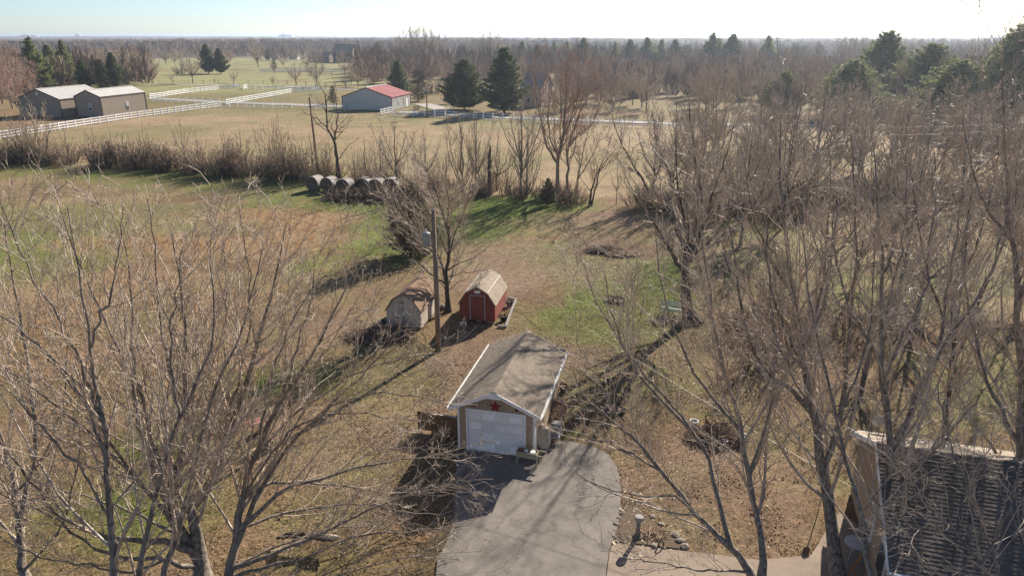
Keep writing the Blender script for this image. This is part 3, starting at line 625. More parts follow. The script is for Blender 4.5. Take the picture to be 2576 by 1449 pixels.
limb_trees('maple_tree', 'bare maple sweeping long branches over the driveway edge toward the garage door', 'tree', [
    L(B0 + [(595, 1340, 20.4), (610, 1250, 20.8), (640, 1150, 21.2), (690, 1040, 21.8), (760, 930, 22.4), (840, 790, 23), (900, 640, 23.4)], .22),
    L([(585, 1390, 20.1), (644, 1250, 21), (700, 1160, 21.8), (764, 1080, 22.4), (819, 1033, 22.8), (880, 975, 23.2), (940, 915, 23.4), (985, 860, 23.6)], .15),
    L([(600, 1330, 20.4), (660, 1275, 20.6), (720, 1225, 21), (794, 1205, 21.4), (894, 1178, 21.8), (994, 1160, 22.2), (1080, 1148, 22.8), (1150, 1160, 23.2)], .12),
    L([(578, 1430, 20.0), (644, 1405, 19.8), (751, 1368, 20.2), (881, 1305, 20.8), (944, 1273, 21.1), (1044, 1238, 21.6), (1160, 1200, 22)], .11),
    L([(573, 1460, 19.8), (644, 1433, 19.4), (769, 1400, 19.6), (894, 1350, 20.2), (994, 1338, 20.6), (1100, 1330, 21), (1180, 1320, 21.4)], .09),
    L([(610, 1250, 20.8), (681, 1218, 21.4), (780, 1215, 22), (861, 1224, 22.4), (969, 1238, 22.8), (1060, 1235, 23), (1150, 1222, 23.4)], .08),
    L([(640, 1150, 21.2), (720, 1060, 22.6), (800, 1000, 23.4), (920, 930, 24.2), (1030, 900, 24.8), (1130, 880, 25)], .08),
    L([(690, 1040, 21.8), (740, 900, 22.4), (780, 760, 22.8), (790, 640, 23)], .08),
    L([(764, 1080, 22.4), (860, 1010, 22.8), (960, 990, 23), (1060, 1000, 23.2), (1140, 1020, 23.6)], .06),
    L([(600, 1330, 20.4), (720, 1290, 21.4), (840, 1270, 22.2), (960, 1275, 22.8), (1060, 1292, 23.2), (1150, 1300, 23.6)], .07),
    L([(578, 1430, 20.0), (680, 1380, 20.8), (800, 1340, 21.8), (940, 1320, 22.6), (1080, 1370, 23)], .06),
    L([(573, 1460, 19.8), (700, 1470, 19), (830, 1450, 19), (980, 1410, 19.2), (1120, 1390, 19.4)], .06),
    L([(610, 1250, 20.8), (700, 1120, 21), (800, 1050, 21), (920, 1040, 21), (1040, 1060, 21.2)], .07),
    L([(640, 1150, 21.2), (680, 960, 21), (740, 800, 21), (820, 690, 21)], .07),
], 12, base=W(578, 1449, 19.9), rs=.85)
limb_trees('maple_tree', 'tall bare maple with a straight dark stem near the lower left of the picture', 'tree', [
    L([(290, 1620, 15.4), (284, 1449, 16.0), (276, 1300, 16.6), (268, 1150, 17.2), (258, 1060, 17.5), (236, 975, 17.9), (226, 880, 18.2), (215, 780, 18.5), (190, 640, 18.8), (170, 520, 19)], .22),
    L([(345, 1600, 15.6), (345, 1449, 16), (372, 1330, 16.4), (400, 1200, 16.8), (450, 1060, 17.2), (520, 900, 17.6), (540, 740, 18), (530, 590, 18.4)], .15),
    L([(400, 1560, 15.6), (410, 1449, 16.2), (450, 1330, 16.7), (480, 1230, 17.1), (500, 1130, 17.5), (548, 960, 18), (625, 790, 18.6), (660, 620, 19)], .16),
    L([(268, 1150, 17.2), (228, 1040, 17.4), (180, 960, 17.6), (100, 870, 17.8), (10, 800, 18), (-80, 700, 18)], .09),
    L([(258, 1060, 17.5), (210, 940, 18), (160, 830, 18.3), (100, 720, 18.6), (40, 600, 18.9), (5, 520, 19)], .09),
    L([(276, 1300, 16.6), (200, 1180, 16.6), (110, 1080, 16.6), (20, 980, 16.6), (-60, 940, 16.6)], .08),
    L([(226, 880, 18.2), (270, 760, 18.6), (300, 640, 19), (310, 520, 19.2)], .07),
    L([(450, 1060, 17.2), (430, 900, 17.4), (440, 760, 17.6), (460, 620, 17.8)], .07),
], 13, base=W(284, 1600, 15.4), dens=.9)
limb_trees('maple_tree', 'bare maple leaning in from the left edge with a mossy trunk', 'tree', [
    L([(80, 1490, 19.5), (63, 1430, 20), (45, 1330, 20.4), (40, 1240, 20.8), (10, 1120, 21.2), (-30, 980, 21.6)], .24),
    L([(45, 1330, 20.4), (70, 1220, 20.9), (90, 1100, 21.4), (80, 960, 22), (50, 800, 22.4), (20, 640, 22.8), (0, 500, 23)], .14),
    L([(63, 1430, 20), (120, 1370, 19.4), (165, 1300, 19), (190, 1200, 19), (200, 1080, 19)], .08),
    L([(40, 1240, 20.8), (110, 1150, 21.6), (160, 1010, 22.4), (170, 860, 23), (150, 700, 23.4)], .08),
], 14, base=W(70, 1449, 19.8), dens=.9)
# ---- big foreground trees on the right
limb_trees('maple_tree', 'bare low forked maple beside the path throwing branches over the driveway', 'tree', [
    L([(1910, 1480, 19.6), (1888, 1438, 20), (1838, 1375, 20.4), (1776, 1320, 20.8), (1713, 1248, 21.2), (1663, 1183, 21.5), (1600, 1110, 22), (1530, 1050, 22.4), (1470, 1000, 22.6), (1440, 930, 22.8)], .17),
    L([(1838, 1375, 20.4), (1813, 1275, 21), (1795, 1213, 21.4), (1770, 1125, 21.9), (1700, 1040, 22.4), (1620, 960, 22.8), (1560, 860, 23.2), (1500, 760, 23.4), (1470, 660, 23.6)], .12),
    L([(1912, 1480, 19.6), (1918, 1400, 20), (1900, 1263, 21), (1885, 1188, 21.5), (1865, 1088, 22.1), (1835, 963, 22.8), (1800, 850, 23.4), (1788, 738, 24), (1765, 600, 24.6), (1750, 470, 25)], .16),
    L([(1776, 1320, 20.8), (1710, 1252, 20.6), (1638, 1248, 20.4), (1553, 1235, 20.4), (1490, 1215, 20.4), (1438, 1195, 20.4)], .06),
    L([(1888, 1438, 20), (1750, 1432, 19.2), (1650, 1412, 18.9), (1560, 1400, 18.8)], .05),
    L([(1663, 1183, 21.5), (1590, 1140, 21.6), (1500, 1105, 21.6), (1420, 1075, 21.8)], .06),
    L([(1713, 1248, 21.2), (1640, 1160, 22.2), (1560, 1060, 23), (1510, 960, 23.6), (1450, 860, 24)], .07),
    L([(1770, 1125, 21.9), (1690, 1020, 21.9), (1600, 920, 22), (1540, 800, 22.2), (1520, 680, 22.4)], .07),
    L([(1865, 1088, 22.1), (1760, 960, 22.6), (1690, 820, 23), (1660, 700, 23.2), (1650, 570, 23.4)], .08),
    L([(1885, 1188, 21.5), (1930, 1050, 22.4), (1950, 900, 23), (1940, 740, 23.6), (1910, 600, 24)], .07),
], 21, base=W(1908, 1449, 19.9), rs=.9, upk=.05)
limb_trees('maple_tree', 'thick trunked bare maple standing left of the dark shingled house', 'tree', [
    L([(2118, 1490, 19.4), (2110, 1449, 19.8), (2093, 1300, 21), (2068, 1180, 21.8), (2045, 1040, 22.6), (2020, 880, 23.4), (1995, 740, 24), (1970, 580, 24.5), (1960, 420, 25), (1965, 300, 25.3)], .27),
    L([(2045, 1040, 22.6), (1990, 985, 22.8), (1932, 945, 23), (1890, 860, 23.4), (1860, 740, 23.8), (1840, 600, 24.2), (1830, 460, 24.6)], .12),
    L([(2068, 1180, 21.8), (2110, 1060, 22.4), (2130, 940, 23), (2140, 800, 23.6), (2150, 640, 24), (2150, 480, 24.4), (2140, 340, 24.8)], .12),
    L([(2020, 880, 23.4), (2060, 760, 24.4), (2080, 620, 25), (2090, 470, 25.4), (2080, 330, 25.8)], .10),
    L([(1995, 740, 24), (1930, 640, 24), (1890, 520, 24), (1870, 400, 24.2)], .07),
    L([(2027, 930, 23.2), (1960, 800, 22.4), (1930, 660, 22), (1930, 520, 21.8)], .07),
], 22, base=W(2112, 1449, 19.8), dens=.72, rs=1.05, upk=.04)
limb_trees('maple_tree', 'slender bare maple rising between the thick maple and the house corner', 'tree', [
    L([(2210, 1560, 17.6), (2194, 1449, 18.4), (2165, 1290, 19.5), (2127, 1150, 20.6), (2105, 1050, 21.2), (2082, 950, 21.8), (2060, 860, 22.3), (2035, 740, 22.9), (2020, 600, 23.5), (2010, 440, 24)], .15),
    L([(2127, 1150, 20.6), (2060, 1060, 20.6), (2000, 960, 20.6), (1950, 840, 20.8), (1920, 700, 21)], .06),
    L([(2105, 1050, 21.2), (2160, 930, 21.4), (2190, 800, 21.6), (2200, 660, 22), (2190, 520, 22.2)], .07),
    L([(2165, 1290, 19.5), (2240, 1200, 19), (2330, 1140, 18.6), (2400, 1050, 18.4)], .05),
], 23, base=W(2210, 1560, 17.6), dens=.9)
limb_trees('maple_tree', 'tall straight bare maple growing up against the left end of the dark shingled roof', 'tree', [
    L([(2262, 1560, 17.8), (2255, 1449, 18.6), (2246, 1280, 20), (2236, 1113, 21.2), (2225, 990, 22), (2213, 900, 22.4), (2222, 738, 23.2), (2213, 600, 23.8), (2200, 450, 24.4), (2190, 320, 24.8)], .21),
    L([(2242, 1150, 21), (2307, 988, 22.2), (2357, 905, 22.8), (2407, 820, 23.4), (2470, 730, 24), (2520, 600, 24.6), (2545, 460, 25)], .14),
    L([(2236, 1060, 21.4), (2224, 960, 22), (2274, 833, 22.6), (2314, 760, 23), (2335, 640, 23.5), (2350, 500, 24), (2350, 380, 24.4)], .10),
    L([(2220, 920, 22.3), (2170, 826, 22.6), (2130, 760, 23), (2100, 620, 23.4), (2090, 470, 23.8)], .08),
    L([(2357, 905, 22.8), (2380, 780, 23.6), (2400, 640, 24.2), (2420, 500, 24.6), (2430, 380, 25)], .08),
    L([(2246, 1280, 20), (2300, 1180, 19.6), (2380, 1100, 19.4), (2460, 1000, 19.4), (2540, 900, 19.6)], .06),
    L([(2225, 800, 23), (2260, 660, 23.6), (2280, 520, 24), (2280, 380, 24.4)], .07),
], 24, base=W(2262, 1560, 17.8), dens=.7, rs=.95, upk=.04)
limb_trees('maple_tree', 'dark bare tree leaning right behind the house roof on the far lawn', 'tree', [
    L([(2378, 1125, 28.5), (2383, 1020, 29), (2392, 900, 29.6), (2410, 780, 30.2), (2430, 640, 30.8), (2440, 500, 31.2), (2445, 360, 31.6)], .24),
    L([(2390, 930, 29.4), (2440, 820, 29.6), (2490, 700, 29.8), (2540, 560, 30), (2570, 420, 30.2)], .12),
    L([(2400, 850, 29.8), (2350, 740, 29.8), (2320, 620, 30), (2300, 500, 30.2), (2290, 380, 30.5)], .12),
    L([(2420, 700, 30.5), (2470, 580, 31), (2500, 460, 31.4), (2510, 340, 31.8)], .08),
], 25, base=W(2378, 1125, 28.5), bark='bark_dark', twig='twig_grey', dens=.85, spec=MED)
limb_trees('maple_tree', 'bare tree cut by the right edge of the picture above the roof', 'tree', [
    L([(2610, 1430, 20.5), (2590, 1280, 21.6), (2566, 1120, 22.6), (2572, 950, 23.6), (2560, 780, 24.6), (2552, 620, 25.2), (2530, 450, 26), (2520, 260, 26.6), (2530, 120, 27)], .26),
    L([(2566, 1120, 22.6), (2500, 1000, 23), (2460, 880, 23.4), (2430, 740, 24), (2420, 600, 24.4)], .11),
    L([(2560, 780, 24.6), (2600, 620, 25), (2610, 450, 25.4), (2600, 300, 25.8)], .10),
    L([(2552, 620, 25.2), (2480, 520, 25.2), (2440, 400, 25.4), (2420, 300, 25.6)], .08),
], 26, base=W(2605, 1400, 20.6), dens=.9, rs=1.0)
limb_trees('maple_tree', 'bare near tree at the bottom right spreading thin branches over the dark roof', 'tree', [
    L([(2560, 1760, 13.4), (2530, 1560, 14), (2470, 1420, 14.6), (2400, 1330, 15.2), (2330, 1270, 15.8), (2250, 1180, 16.4), (2190, 1120, 16.8)], .10),
    L([(2530, 1560, 14), (2440, 1500, 14), (2340, 1430, 14.2), (2260, 1350, 14.6), (2200, 1290, 14.8)], .06),
    L([(2530, 1560, 14), (2500, 1400, 14.6), (2460, 1280, 15.4), (2420, 1180, 16), (2380, 1080, 16.6), (2360, 960, 17)], .08),
    L([(2470, 1420, 14.6), (2530, 1300, 15), (2560, 1180, 15.6), (2570, 1060, 16)], .06),
    L([(2400, 1330, 15.2), (2300, 1330, 15), (2220, 1330, 14.9)], .04),
], 27, base=W(2560, 1760, 13.4), dens=1.0, sec=1.2)
# ---- middle distance, traced
limb_trees('oak_tree', 'big dark bare tree by the green lawn casting a long shadow past the garage', 'tree', [
    L([(1742, 812, 44.3), (1732, 786, 44.5), (1724, 690, 44.9), (1740, 600, 45.2), (1765, 520, 45.6), (1754, 430, 46), (1740, 340, 46.4), (1735, 260, 46.6)], .48, .03),
    L([(1724, 690, 44.9), (1699, 653, 44.9), (1655, 575, 45), (1600, 500, 45), (1570, 430, 45)], .20),
    L([(1728, 640, 45), (1695, 561, 44.6), (1651, 503, 44.4), (1599, 425, 44.2), (1559, 348, 44), (1540, 290, 44)], .22),
    L([(1735, 620, 45.1), (1710, 520, 46.4), (1680, 430, 47.4), (1650, 350, 48), (1640, 280, 48.4)], .18),
    L([(1740, 640, 45), (1772, 560, 44.2), (1800, 470, 43.8), (1830, 380, 43.6), (1850, 300, 43.6)], .20),
    L([(1730, 660, 45), (1790, 600, 46), (1850, 520, 47), (1900, 430, 47.6), (1930, 350, 48)], .16),
    L([(1735, 600, 45.1), (1705, 480, 43.8), (1700, 390, 43), (1700, 300, 42.6)], .15),
], 31, base=(*G(1742, 806), 0), bark='bark_dark', twig='twig_grey', dens=1.05, spec=MED, rs=.9, sec=.8)
limb_trees('hackberry_tree', 'bare tree between the beige shed and the red shed behind the utility pole', 'tree', [
    L([(1127, 783, 46.2), (1124, 740, 46.3), (1122, 690, 46.4), (1130, 620, 46.5), (1128, 540, 46.6), (1122, 460, 46.6), (1120, 395, 46.6)], .27, .02),
    L([(1122, 700, 46.4), (1105, 650, 46), (1070, 600, 45.6), (1020, 545, 45.2), (975, 500, 45), (940, 470, 45)], .13),
    L([(1120, 715, 46.4), (1085, 690, 45.6), (1040, 650, 45), (1000, 630, 44.4), (960, 590, 44)], .10),
    L([(1126, 670, 46.5), (1140, 600, 47), (1165, 540, 47.4), (1180, 480, 47.6), (1185, 430, 47.8)], .11),
    L([(1125, 680, 46.5), (1160, 660, 46.4), (1200, 645, 46.2), (1240, 610, 46)], .08),
    L([(1126, 640, 46.5), (1090, 560, 47), (1050, 490, 47.4), (1010, 440, 47.8), (980, 400, 48)], .12),
    L([(1130, 600, 46.5), (1110, 520, 45.8), (1080, 450, 45.4), (1060, 400, 45)], .09),
    L([(1122, 700, 46.4), (1150, 690, 45.8), (1190, 685, 45.2), (1215, 680, 45)], .05),
    L([(1124, 735, 46.3), (1150, 712, 46), (1180, 700, 45.6)], .045),
    L([(1122, 730, 46.3), (1100, 702, 46.6), (1070, 672, 46.9)], .06),
], 32, base=(*G(1127, 782), 0), bark='bark_dark', twig='twig', dens=1.25, spec=MED, sec=1.5)
limb_trees('dead_tree', 'crooked dark bare tree with few branches behind the hay bales', 'tree', [
    L([(852, 447, 95.6), (848, 400, 95.8), (838, 350, 96), (822, 320, 96), (820, 280, 96), (815, 240, 96), (800, 205, 96)], .36, .03),
    L([(846, 395, 95.8), (843, 340, 96), (850, 300, 96), (844, 250, 96), (838, 215, 96)], .22),
    L([(822, 320, 96), (790, 295, 96), (765, 285, 96), (745, 290, 96)], .12),
    L([(843, 340, 96), (870, 315, 96), (890, 290, 96)], .10), L([(850, 400, 95.8), (875, 370, 96), (900, 345, 96)], .10),
    L([(820, 280, 96), (800, 255, 96), (780, 240, 96)], .08), L([(820, 260, 96), (835, 230, 96.5), (840, 200, 97)], .08),
], 33, base=(*G(852, 446), 0), bark='bark_dark', twig='twig_dark', dens=.5, spec=FARS, gnarl=.12, sec=.4, rs=.8)
limb_trees('hackberry_tree', 'tall bare tree with a wide rounded crown standing in the hedgerow right of centre', 'tree', [
    L([(1404, 484, 86.4), (1402, 440, 86.6), (1405, 400, 86.8), (1415, 350, 87), (1420, 290, 87), (1425, 220, 87), (1430, 150, 87)], .42, .03),
    L([(1402, 410, 86.8), (1375, 365, 86.6), (1362, 310, 86.4), (1350, 240, 86.2), (1345, 175, 86)], .26),
    L([(1426, 486, 86), (1428, 430, 86.4), (1430, 370, 86.8), (1450, 310, 87), (1475, 240, 87.2), (1490, 170, 87.4)], .30),
    L([(1405, 400, 86.8), (1385, 350, 88), (1380, 280, 89), (1385, 200, 90), (1390, 140, 90)], .18),
    L([(1430, 370, 86.8), (1455, 340, 86), (1490, 310, 85.4), (1510, 250, 85), (1520, 200, 85)], .16),
    L([(1415, 350, 87), (1440, 290, 86), (1455, 220, 85.4), (1460, 150, 85)], .16),
], 34, base=(*G(1404, 482), 0), bark='bark', twig='twig_red', spec=[(1.7, .2, .6, .34, .22, .13, 5, 3, .5, .8, 4.5, .018), (2.6, .1, .65, .4, .25, .16, 4, 3, .6, .5, 2, .014), (2.8, .1, .7, .45, .2, .2, 3, 3, .6, .3, 1.0, .012)], gnarl=.08)
limb_trees('leaning_tree', 'double stemmed bare tree leaning right at the edge of the brown lawn', 'tree', [
    L([(1484, 516, 79), (1490, 470, 79), (1505, 430, 79), (1525, 390, 79), (1535, 345, 79)], .20),
    L([(1487, 516, 79), (1500, 470, 78.6), (1512, 425, 78.4), (1545, 380, 78), (1570, 350, 78)], .16),
    L([(1505, 430, 79), (1530, 410, 78.6), (1560, 400, 78), (1590, 405, 77.6)], .07),
], 35, base=(*G(1485, 514), 0), bark='bark_dark', twig='twig_tan', spec=FARS)
limb_trees('bare_tree', 'thin forked bare tree just left of the leaning double stemmed tree', 'tree', [
    L([(1447, 500, 82), (1452, 460, 82.4), (1462, 410, 82.8), (1472, 360, 83), (1485, 310, 83)], .20),
    L([(1455, 450, 82.4), (1480, 410, 82.4), (1500, 370, 82.4), (1515, 320, 82.4)], .12),
    L([(1460, 420, 82.4), (1440, 380, 82.4), (1430, 330, 82.4)], .08),
], 36, base=(*G(1447, 498), 0), bark='bark', twig='twig_tan', spec=FARS)

# ---- prototypes
P_round = proto('bare_tree', 101, 10, 4.6, 7, .24, [(1.6, .1, .65, .34, .22, .14, 5, 3, .55, .7, 4, .018), (2.8, .1, .65, .4, .25, .16, 4, 3, .6, .4, 1.8, .014), (2.6, .1, .7, .45, .2, .2, 3, 3, .6, .25, .8, .012)], 'bark', 'twig', vase=.7)
P_vase = proto('bare_tree', 102, 11, 3.8, 6, .22, [(1.6, .1, .6, .34, .25, .14, 5, 3, .55, .7, 4, .018), (2.8, .1, .6, .4, .25, .16, 4, 3, .6, .4, 1.8, .014), (2.4, .1, .7, .45, .2, .2, 3, 3, .6, .25, .8, .012)], 'bark', 'twig_grey', fork=.25, vase=.55)
P_multi = proto('bare_tree', 103, 9, 2.6, 9, .14, [(1.9, .1, .5, .32, .25, .12, 4, 3, .55, .7, 3, .015), (2.8, .1, .6, .4, .25, .16, 3, 3, .6, .4, 1.4, .012)], 'bark', 'twig_tan', fork=.03, vase=.7)
P_thin = proto('sapling', 104, 6, 1.2, 3, .07, [(2.6, .15, .6, .3, .25, .12, 4, 3, .55, .5, 1.8, .013), (2.6, .1, .6, .4, .25, .16, 3, 3, .6, .3, .8, .011)], 'bark', 'twig_tan', fork=.3, vase=.6)
P_far1 = proto('bare_tree', 105, 12, 5.2, 9, .20, FARD, 'bark_dark', 'twig_grey', vase=.7, sides=5)
P_far2 = proto('bare_tree', 106, 12, 4.4, 8, .19, FARD, 'bark_dark', 'twig', fork=.3, vase=.6, sides=5)
P_far3 = proto('bare_tree', 107, 9, 4.2, 8, .18, FARD, 'bark', 'twig_tan', fork=.12, vase=.75, sides=5)
P_far4 = proto('bare_tree', 108, 9, 4.0, 8, .18, FARD, 'bark', 'twig_red', fork=.14, vase=.75, sides=5)
# shrubs: many thin stems
def shrub_proto(name, seed, h, spread, ns, twig, dens=2.4, rmin=.014):
    g = np.random.default_rng(seed); K = 5
    a = g.uniform(0, 6.28, ns); s = spread * np.sqrt(g.random(ns)); hh = h * g.uniform(.5, 1.05, ns) * (1 - .25 * (s / spread) ** 2)
    b = np.stack([np.cos(a) * s * .45, np.sin(a) * s * .45, np.zeros(ns)], 1); e = np.stack([np.cos(a) * s, np.sin(a) * s, hh], 1)
    t = np.linspace(0, 1, K)[None, :, None]; P = b[:, None] * (1 - t) + e[:, None] * t; P[:, 1:-1] += g.normal(size=(ns, K - 2, 3)) * .10 * h / 3
    R = np.linspace(.028, .010, K)[None] * np.ones((ns, 1)) * g.uniform(.6, 1.3, (ns, 1))
    v, q = tubes_arrays(P, R, 4); t_ = np_mesh('stems', v, q, M['bark_dark'])
    lv = crown_levels(g, P, R, [(dens, .05, .6, .35, .2, .18, 4, 3, .6, .3, 1.5, rmin), (dens * 1.2, .05, .7, .45, .15, .2, 3, 3, .7, .2, .8, rmin * .85)])
    v, q = join_tubes(lv); c_ = np_mesh('crown', v, q, M[twig]); C.objects.unlink(t_); C.objects.unlink(c_)
    return (name, t_.data, c_.data)
S_dark = shrub_proto('shrub', 201, 2.8, 1.9, 46, 'twig_dark', 2.6)
S_red = shrub_proto('shrub', 202, 2.6, 2.0, 42, 'twig_red', 2.6)
S_tan = shrub_proto('shrub', 203, 3.0, 1.8, 38, 'twig_tan', 2.2)
S_tall = shrub_proto('tall_shrub', 204, 6.5, 2.0, 34, 'twig_tan', 1.5)
# conifers: whorls of branches with needle tufts
def conifer_proto(name, seed, h, rad, nb, m, bark='bark_dark', tuft=9, tl=.42, base=.08, prof=1.0, tiers=0, gap=.0, droop=0.12, w=.045, cl=9):
    g = np.random.default_rng(seed)
    zl = np.linspace(0, .985, nb); zl = zl if tiers == 0 else (np.floor(zl * tiers) + (zl * tiers % 1) * .45) / tiers
    z = h * (base + (1 - base) * zl + g.normal(0, .004, nb)); f = (z / h - base) / (1 - base); f = np.clip(f, 0, 1)
    env = (np.minimum(1, f * 5 + .45)) * (1 - f) ** prof * rad + .12
    l = env * g.uniform(.4, 1.2, nb); a = np.arange(nb) * 2.399 + g.normal(0, .35, nb)
    K = 4; t = np.linspace(0, 1, K)
    P = np.zeros((nb, K, 3)); rise = .22 + .5 * f
    for k in range(K):
        P[:, k, 0] = np.cos(a) * l * t[k]; P[:, k, 1] = np.sin(a) * l * t[k]; P[:, k, 2] = z + l * (rise * t[k] ** 1.4 - droop * math.sin(math.pi * t[k]))
    R = (.012 + .018 * l)[:, None] * np.linspace(1, .3, K)[None]
    v1, q1 = tubes_arrays(P, R, 3)
    v2, q2 = tubes_arrays(np.array([[[0, 0, -.1], [.05, 0, h * .5], [0, 0, h * .98]]]), np.array([[h * .017, h * .010, .02]]), 6)
    tr = np_mesh('trunk', np.concatenate([v1, v2]), np.concatenate([q1, q2 + len(v1)]), M[bark])
    ncl = np.maximum(2, (l * cl / 1.0).astype(int)); i = np.repeat(np.arange(nb), ncl)
    tt = g.uniform(.22, 1.02, len(i)) ** .8; ff = np.clip(tt, 0, .999) * (K - 1); a0 = ff.astype(int); u = (ff - a0)[:, None]
    c = P[i, a0] * (1 - u) + P[i, np.minimum(a0 + 1, K - 1)] * u
    side = g.normal(0, 1, len(i)) * (.10 + .22 * l[i] * (1 - tt * .6)); dirs = np.stack([np.cos(a[i]), np.sin(a[i]), 0 * a[i]], 1); perp = np.stack([-np.sin(a[i]), np.cos(a[i]), 0 * a[i]], 1)
    c = c + perp * side[:, None] + np.array([0, 0, 1]) * g.normal(0, .06, (len(i), 1))
    n = len(i) * tuft; cc = np.repeat(c, tuft, 0); dd = nrm(np.repeat(dirs + perp * np.sign(side)[:, None] * .6, tuft, 0) * .75 + g.normal(0, .75, (n, 3)) + np.array([0, 0, .45]))
    s = nrm(np.cross(dd, g.normal(size=(n, 3)))) * w; ln = tl * g.uniform(.6, 1.2, (n, 1)) * (.6 + .4 * rad / 3)
    V = np.stack([cc - s, cc + s, cc + dd * ln], 1).reshape(-1, 3)
    cr = np_mesh('crown', V, np.arange(len(V)).reshape(-1, 3), M[m], smooth=False, n=3)
    C.objects.unlink(tr); C.objects.unlink(cr); return (name, tr.data, cr.data)
C_pine1 = conifer_proto('pine_tree', 301, 14, 4.6, 170, 'pine', prof=.9, tiers=14, cl=12, w=.085, tl=.55)
C_pine2 = conifer_proto('pine_tree', 302, 14, 5.0, 150, 'pine_light', prof=1.05, tiers=12, cl=8, w=.085, tl=.6, base=.12)
C_pine3 = conifer_proto('pine_tree', 303, 15, 4.1, 160, 'pine', prof=.75, tiers=16, base=.06, cl=11, w=.085, tl=.55)
C_cedar = conifer_proto('cedar_tree', 304, 8, 1.9, 130, 'cedar', prof=.6, base=.03, cl=16, tuft=8, tl=.30, w=.04, droop=0)
C_cedarb = conifer_proto('cedar_tree', 305, 8, 2.2, 110, 'cedar_brown', prof=.5, base=.03, cl=9, tuft=6, tl=.34, w=.04, droop=0)

C_pinew = conifer_proto('pine_tree', 306, 14, 7.6, 230, 'pine_light', prof=.85, tiers=13, cl=8, w=.09, tl=.36, base=.08)
C_pined = conifer_proto('pine_tree', 307, 14, 6.4, 220, 'pine', prof=.8, tiers=14, cl=9, w=.08, tl=.36, base=.06)
# ------------------------------------------------------------------ roofs of single shingles
def shingle_tab(w, d, t, m, seed):
    b = MB(); r = random.Random(seed); k = r.uniform(-.006, .006)
    b.hexa([(-w / 2, 0, 0), (w / 2, 0, 0), (w / 2, d, -.001), (-w / 2, d, -.001), (-w / 2, 0, t + k), (w / 2, 0, t), (w / 2, d, .003), (-w / 2, d, .003)])
    me = bpy.data.meshes.new('shingle'); me.from_pydata(b.V, [], b.F); me.update(); me.materials.append(m); return me
def roof_slope(parent, A, B, Cc, m, w=.3, d=.145, limit=150, t=.016, order=None, cmap=None, name='roof_slope'):
    """A,B eave line ends (local), Cc top point above A; lays courses from A->B upwards to Cc. One slope with its shingles."""
    A, B, Cc = Vector(A), Vector(B), Vector(Cc)
    ex = (B - A); Lx = ex.length; ex.normalize(); ey = (Cc - A); Ly = ey.length; ey.normalize(); ez = ex.cross(ey).normalized()
    if ez.z < 0: ez = -ez
    mt = Matrix((ex, ey, ez)).transposed()
    if mt.determinant() < 0: ex = -ex; A = B; mt = Matrix((ex, ey, ez)).transposed()
    slab = MB(); T = mt.to_4x4(); T.translation = A
    slab.box(0, Lx, 0, Ly, -.05, 0, T); so_ = slab.build(name, M['shadow_line'], parent)
    nr = int(Ly / d); nc = int(Lx / w) + 1
    tabs = [shingle_tab(w - .012, d * 1.22, t, m[k % len(m)], k) for k in range(len(m) * 3)]
    cells = [(r, c) for r in range(nr + 1) for c in range(nc + 1)]
    if order: cells.sort(key=order)
    rest = MB(); cnt = 0; rr = random.Random(5)
    for (r, c) in cells:
        x = (c + .5 * (r % 2)) * w; y = r * d + rr.uniform(-.006, .006)
        hw = (w - .012) / 2; x0 = max(0, x - hw); x1 = min(Lx, x + hw)
        if x1 - x0 < .05 or y > Ly - .05: continue
        if cnt < limit and x - hw >= 0 and x + hw <= Lx and y + d * 1.22 < Ly:
            o = bpy.data.objects.new('shingle', rr.choice(tabs)); C.objects.link(o); o.parent = parent
            o.matrix_local = T @ Matrix.Translation((x, y, .004 + .002)); cnt += 1
        else:
            y1 = min(Ly, y + d * 1.22); y0 = max(0, y); tk = t + rr.uniform(-.005, .005)
            P = [(x0, y0, .006), (x1, y0, .006), (x1, y1, .005), (x0, y1, .005), (x0, y0, .006 + tk), (x1, y0, .006 + t), (x1, y1, .009), (x0, y1, .009)]
            rest.hexa([tuple(T @ Vector(p)) for p in P])
    if rest.V:
        o = rest.build('shingle_courses', m[0], parent); o['kind'] = 'stuff'
        if len(m) > 1:
            for k in m[1:]: o.data.materials.append(k)
            o.data.polygons.foreach_set('material_index', np.repeat([rr.randrange(len(m)) for _ in range(len(rest.V) // 8)], 6).astype(np.int32))
    return so_
def board_wall(parent, x0, x1, w, topf, m, y=0.0, th=.02, z0=0.0, axis='x', xo=0.0, gap=.012, holes=()):
    """upright boards along x (at y) or along y (at x=xo); topf gives the height of the wall"""
    n = max(1, round((x1 - x0) / w)); w = (x1 - x0) / n; rr = random.Random(3)
    for k in range(n):
        a, b = x0 + k * w + gap / 2, x0 + (k + 1) * w - gap / 2
        zs = [(z0, None)]
        q = rr.uniform(0, .006)
        mid = (a + b) / 2; lo = z0
        for (ha, hb, hz0, hz1) in holes:
            if ha <= mid <= hb: lo = hz1
        bd = MB(); f = 1 if th > 0 else -1
        if axis == 'x': bd.hexa([(a, y, lo), (b, y, lo), (b, y + th + f * q, lo), (a, y + th + f * q, lo), (a, y, topf(a)), (b, y, topf(b)), (b, y + th + f * q, topf(b)), (a, y + th + f * q, topf(a))])
        else: bd.hexa([(xo, a, lo), (xo, b, lo), (xo + th + f * q, b, lo), (xo + th + f * q, a, lo), (xo, a, topf(a)), (xo, b, topf(b)), (xo + th + f * q, b, topf(b)), (xo + th + f * q, a, topf(a))])
        bd.build('siding_board', m, parent)

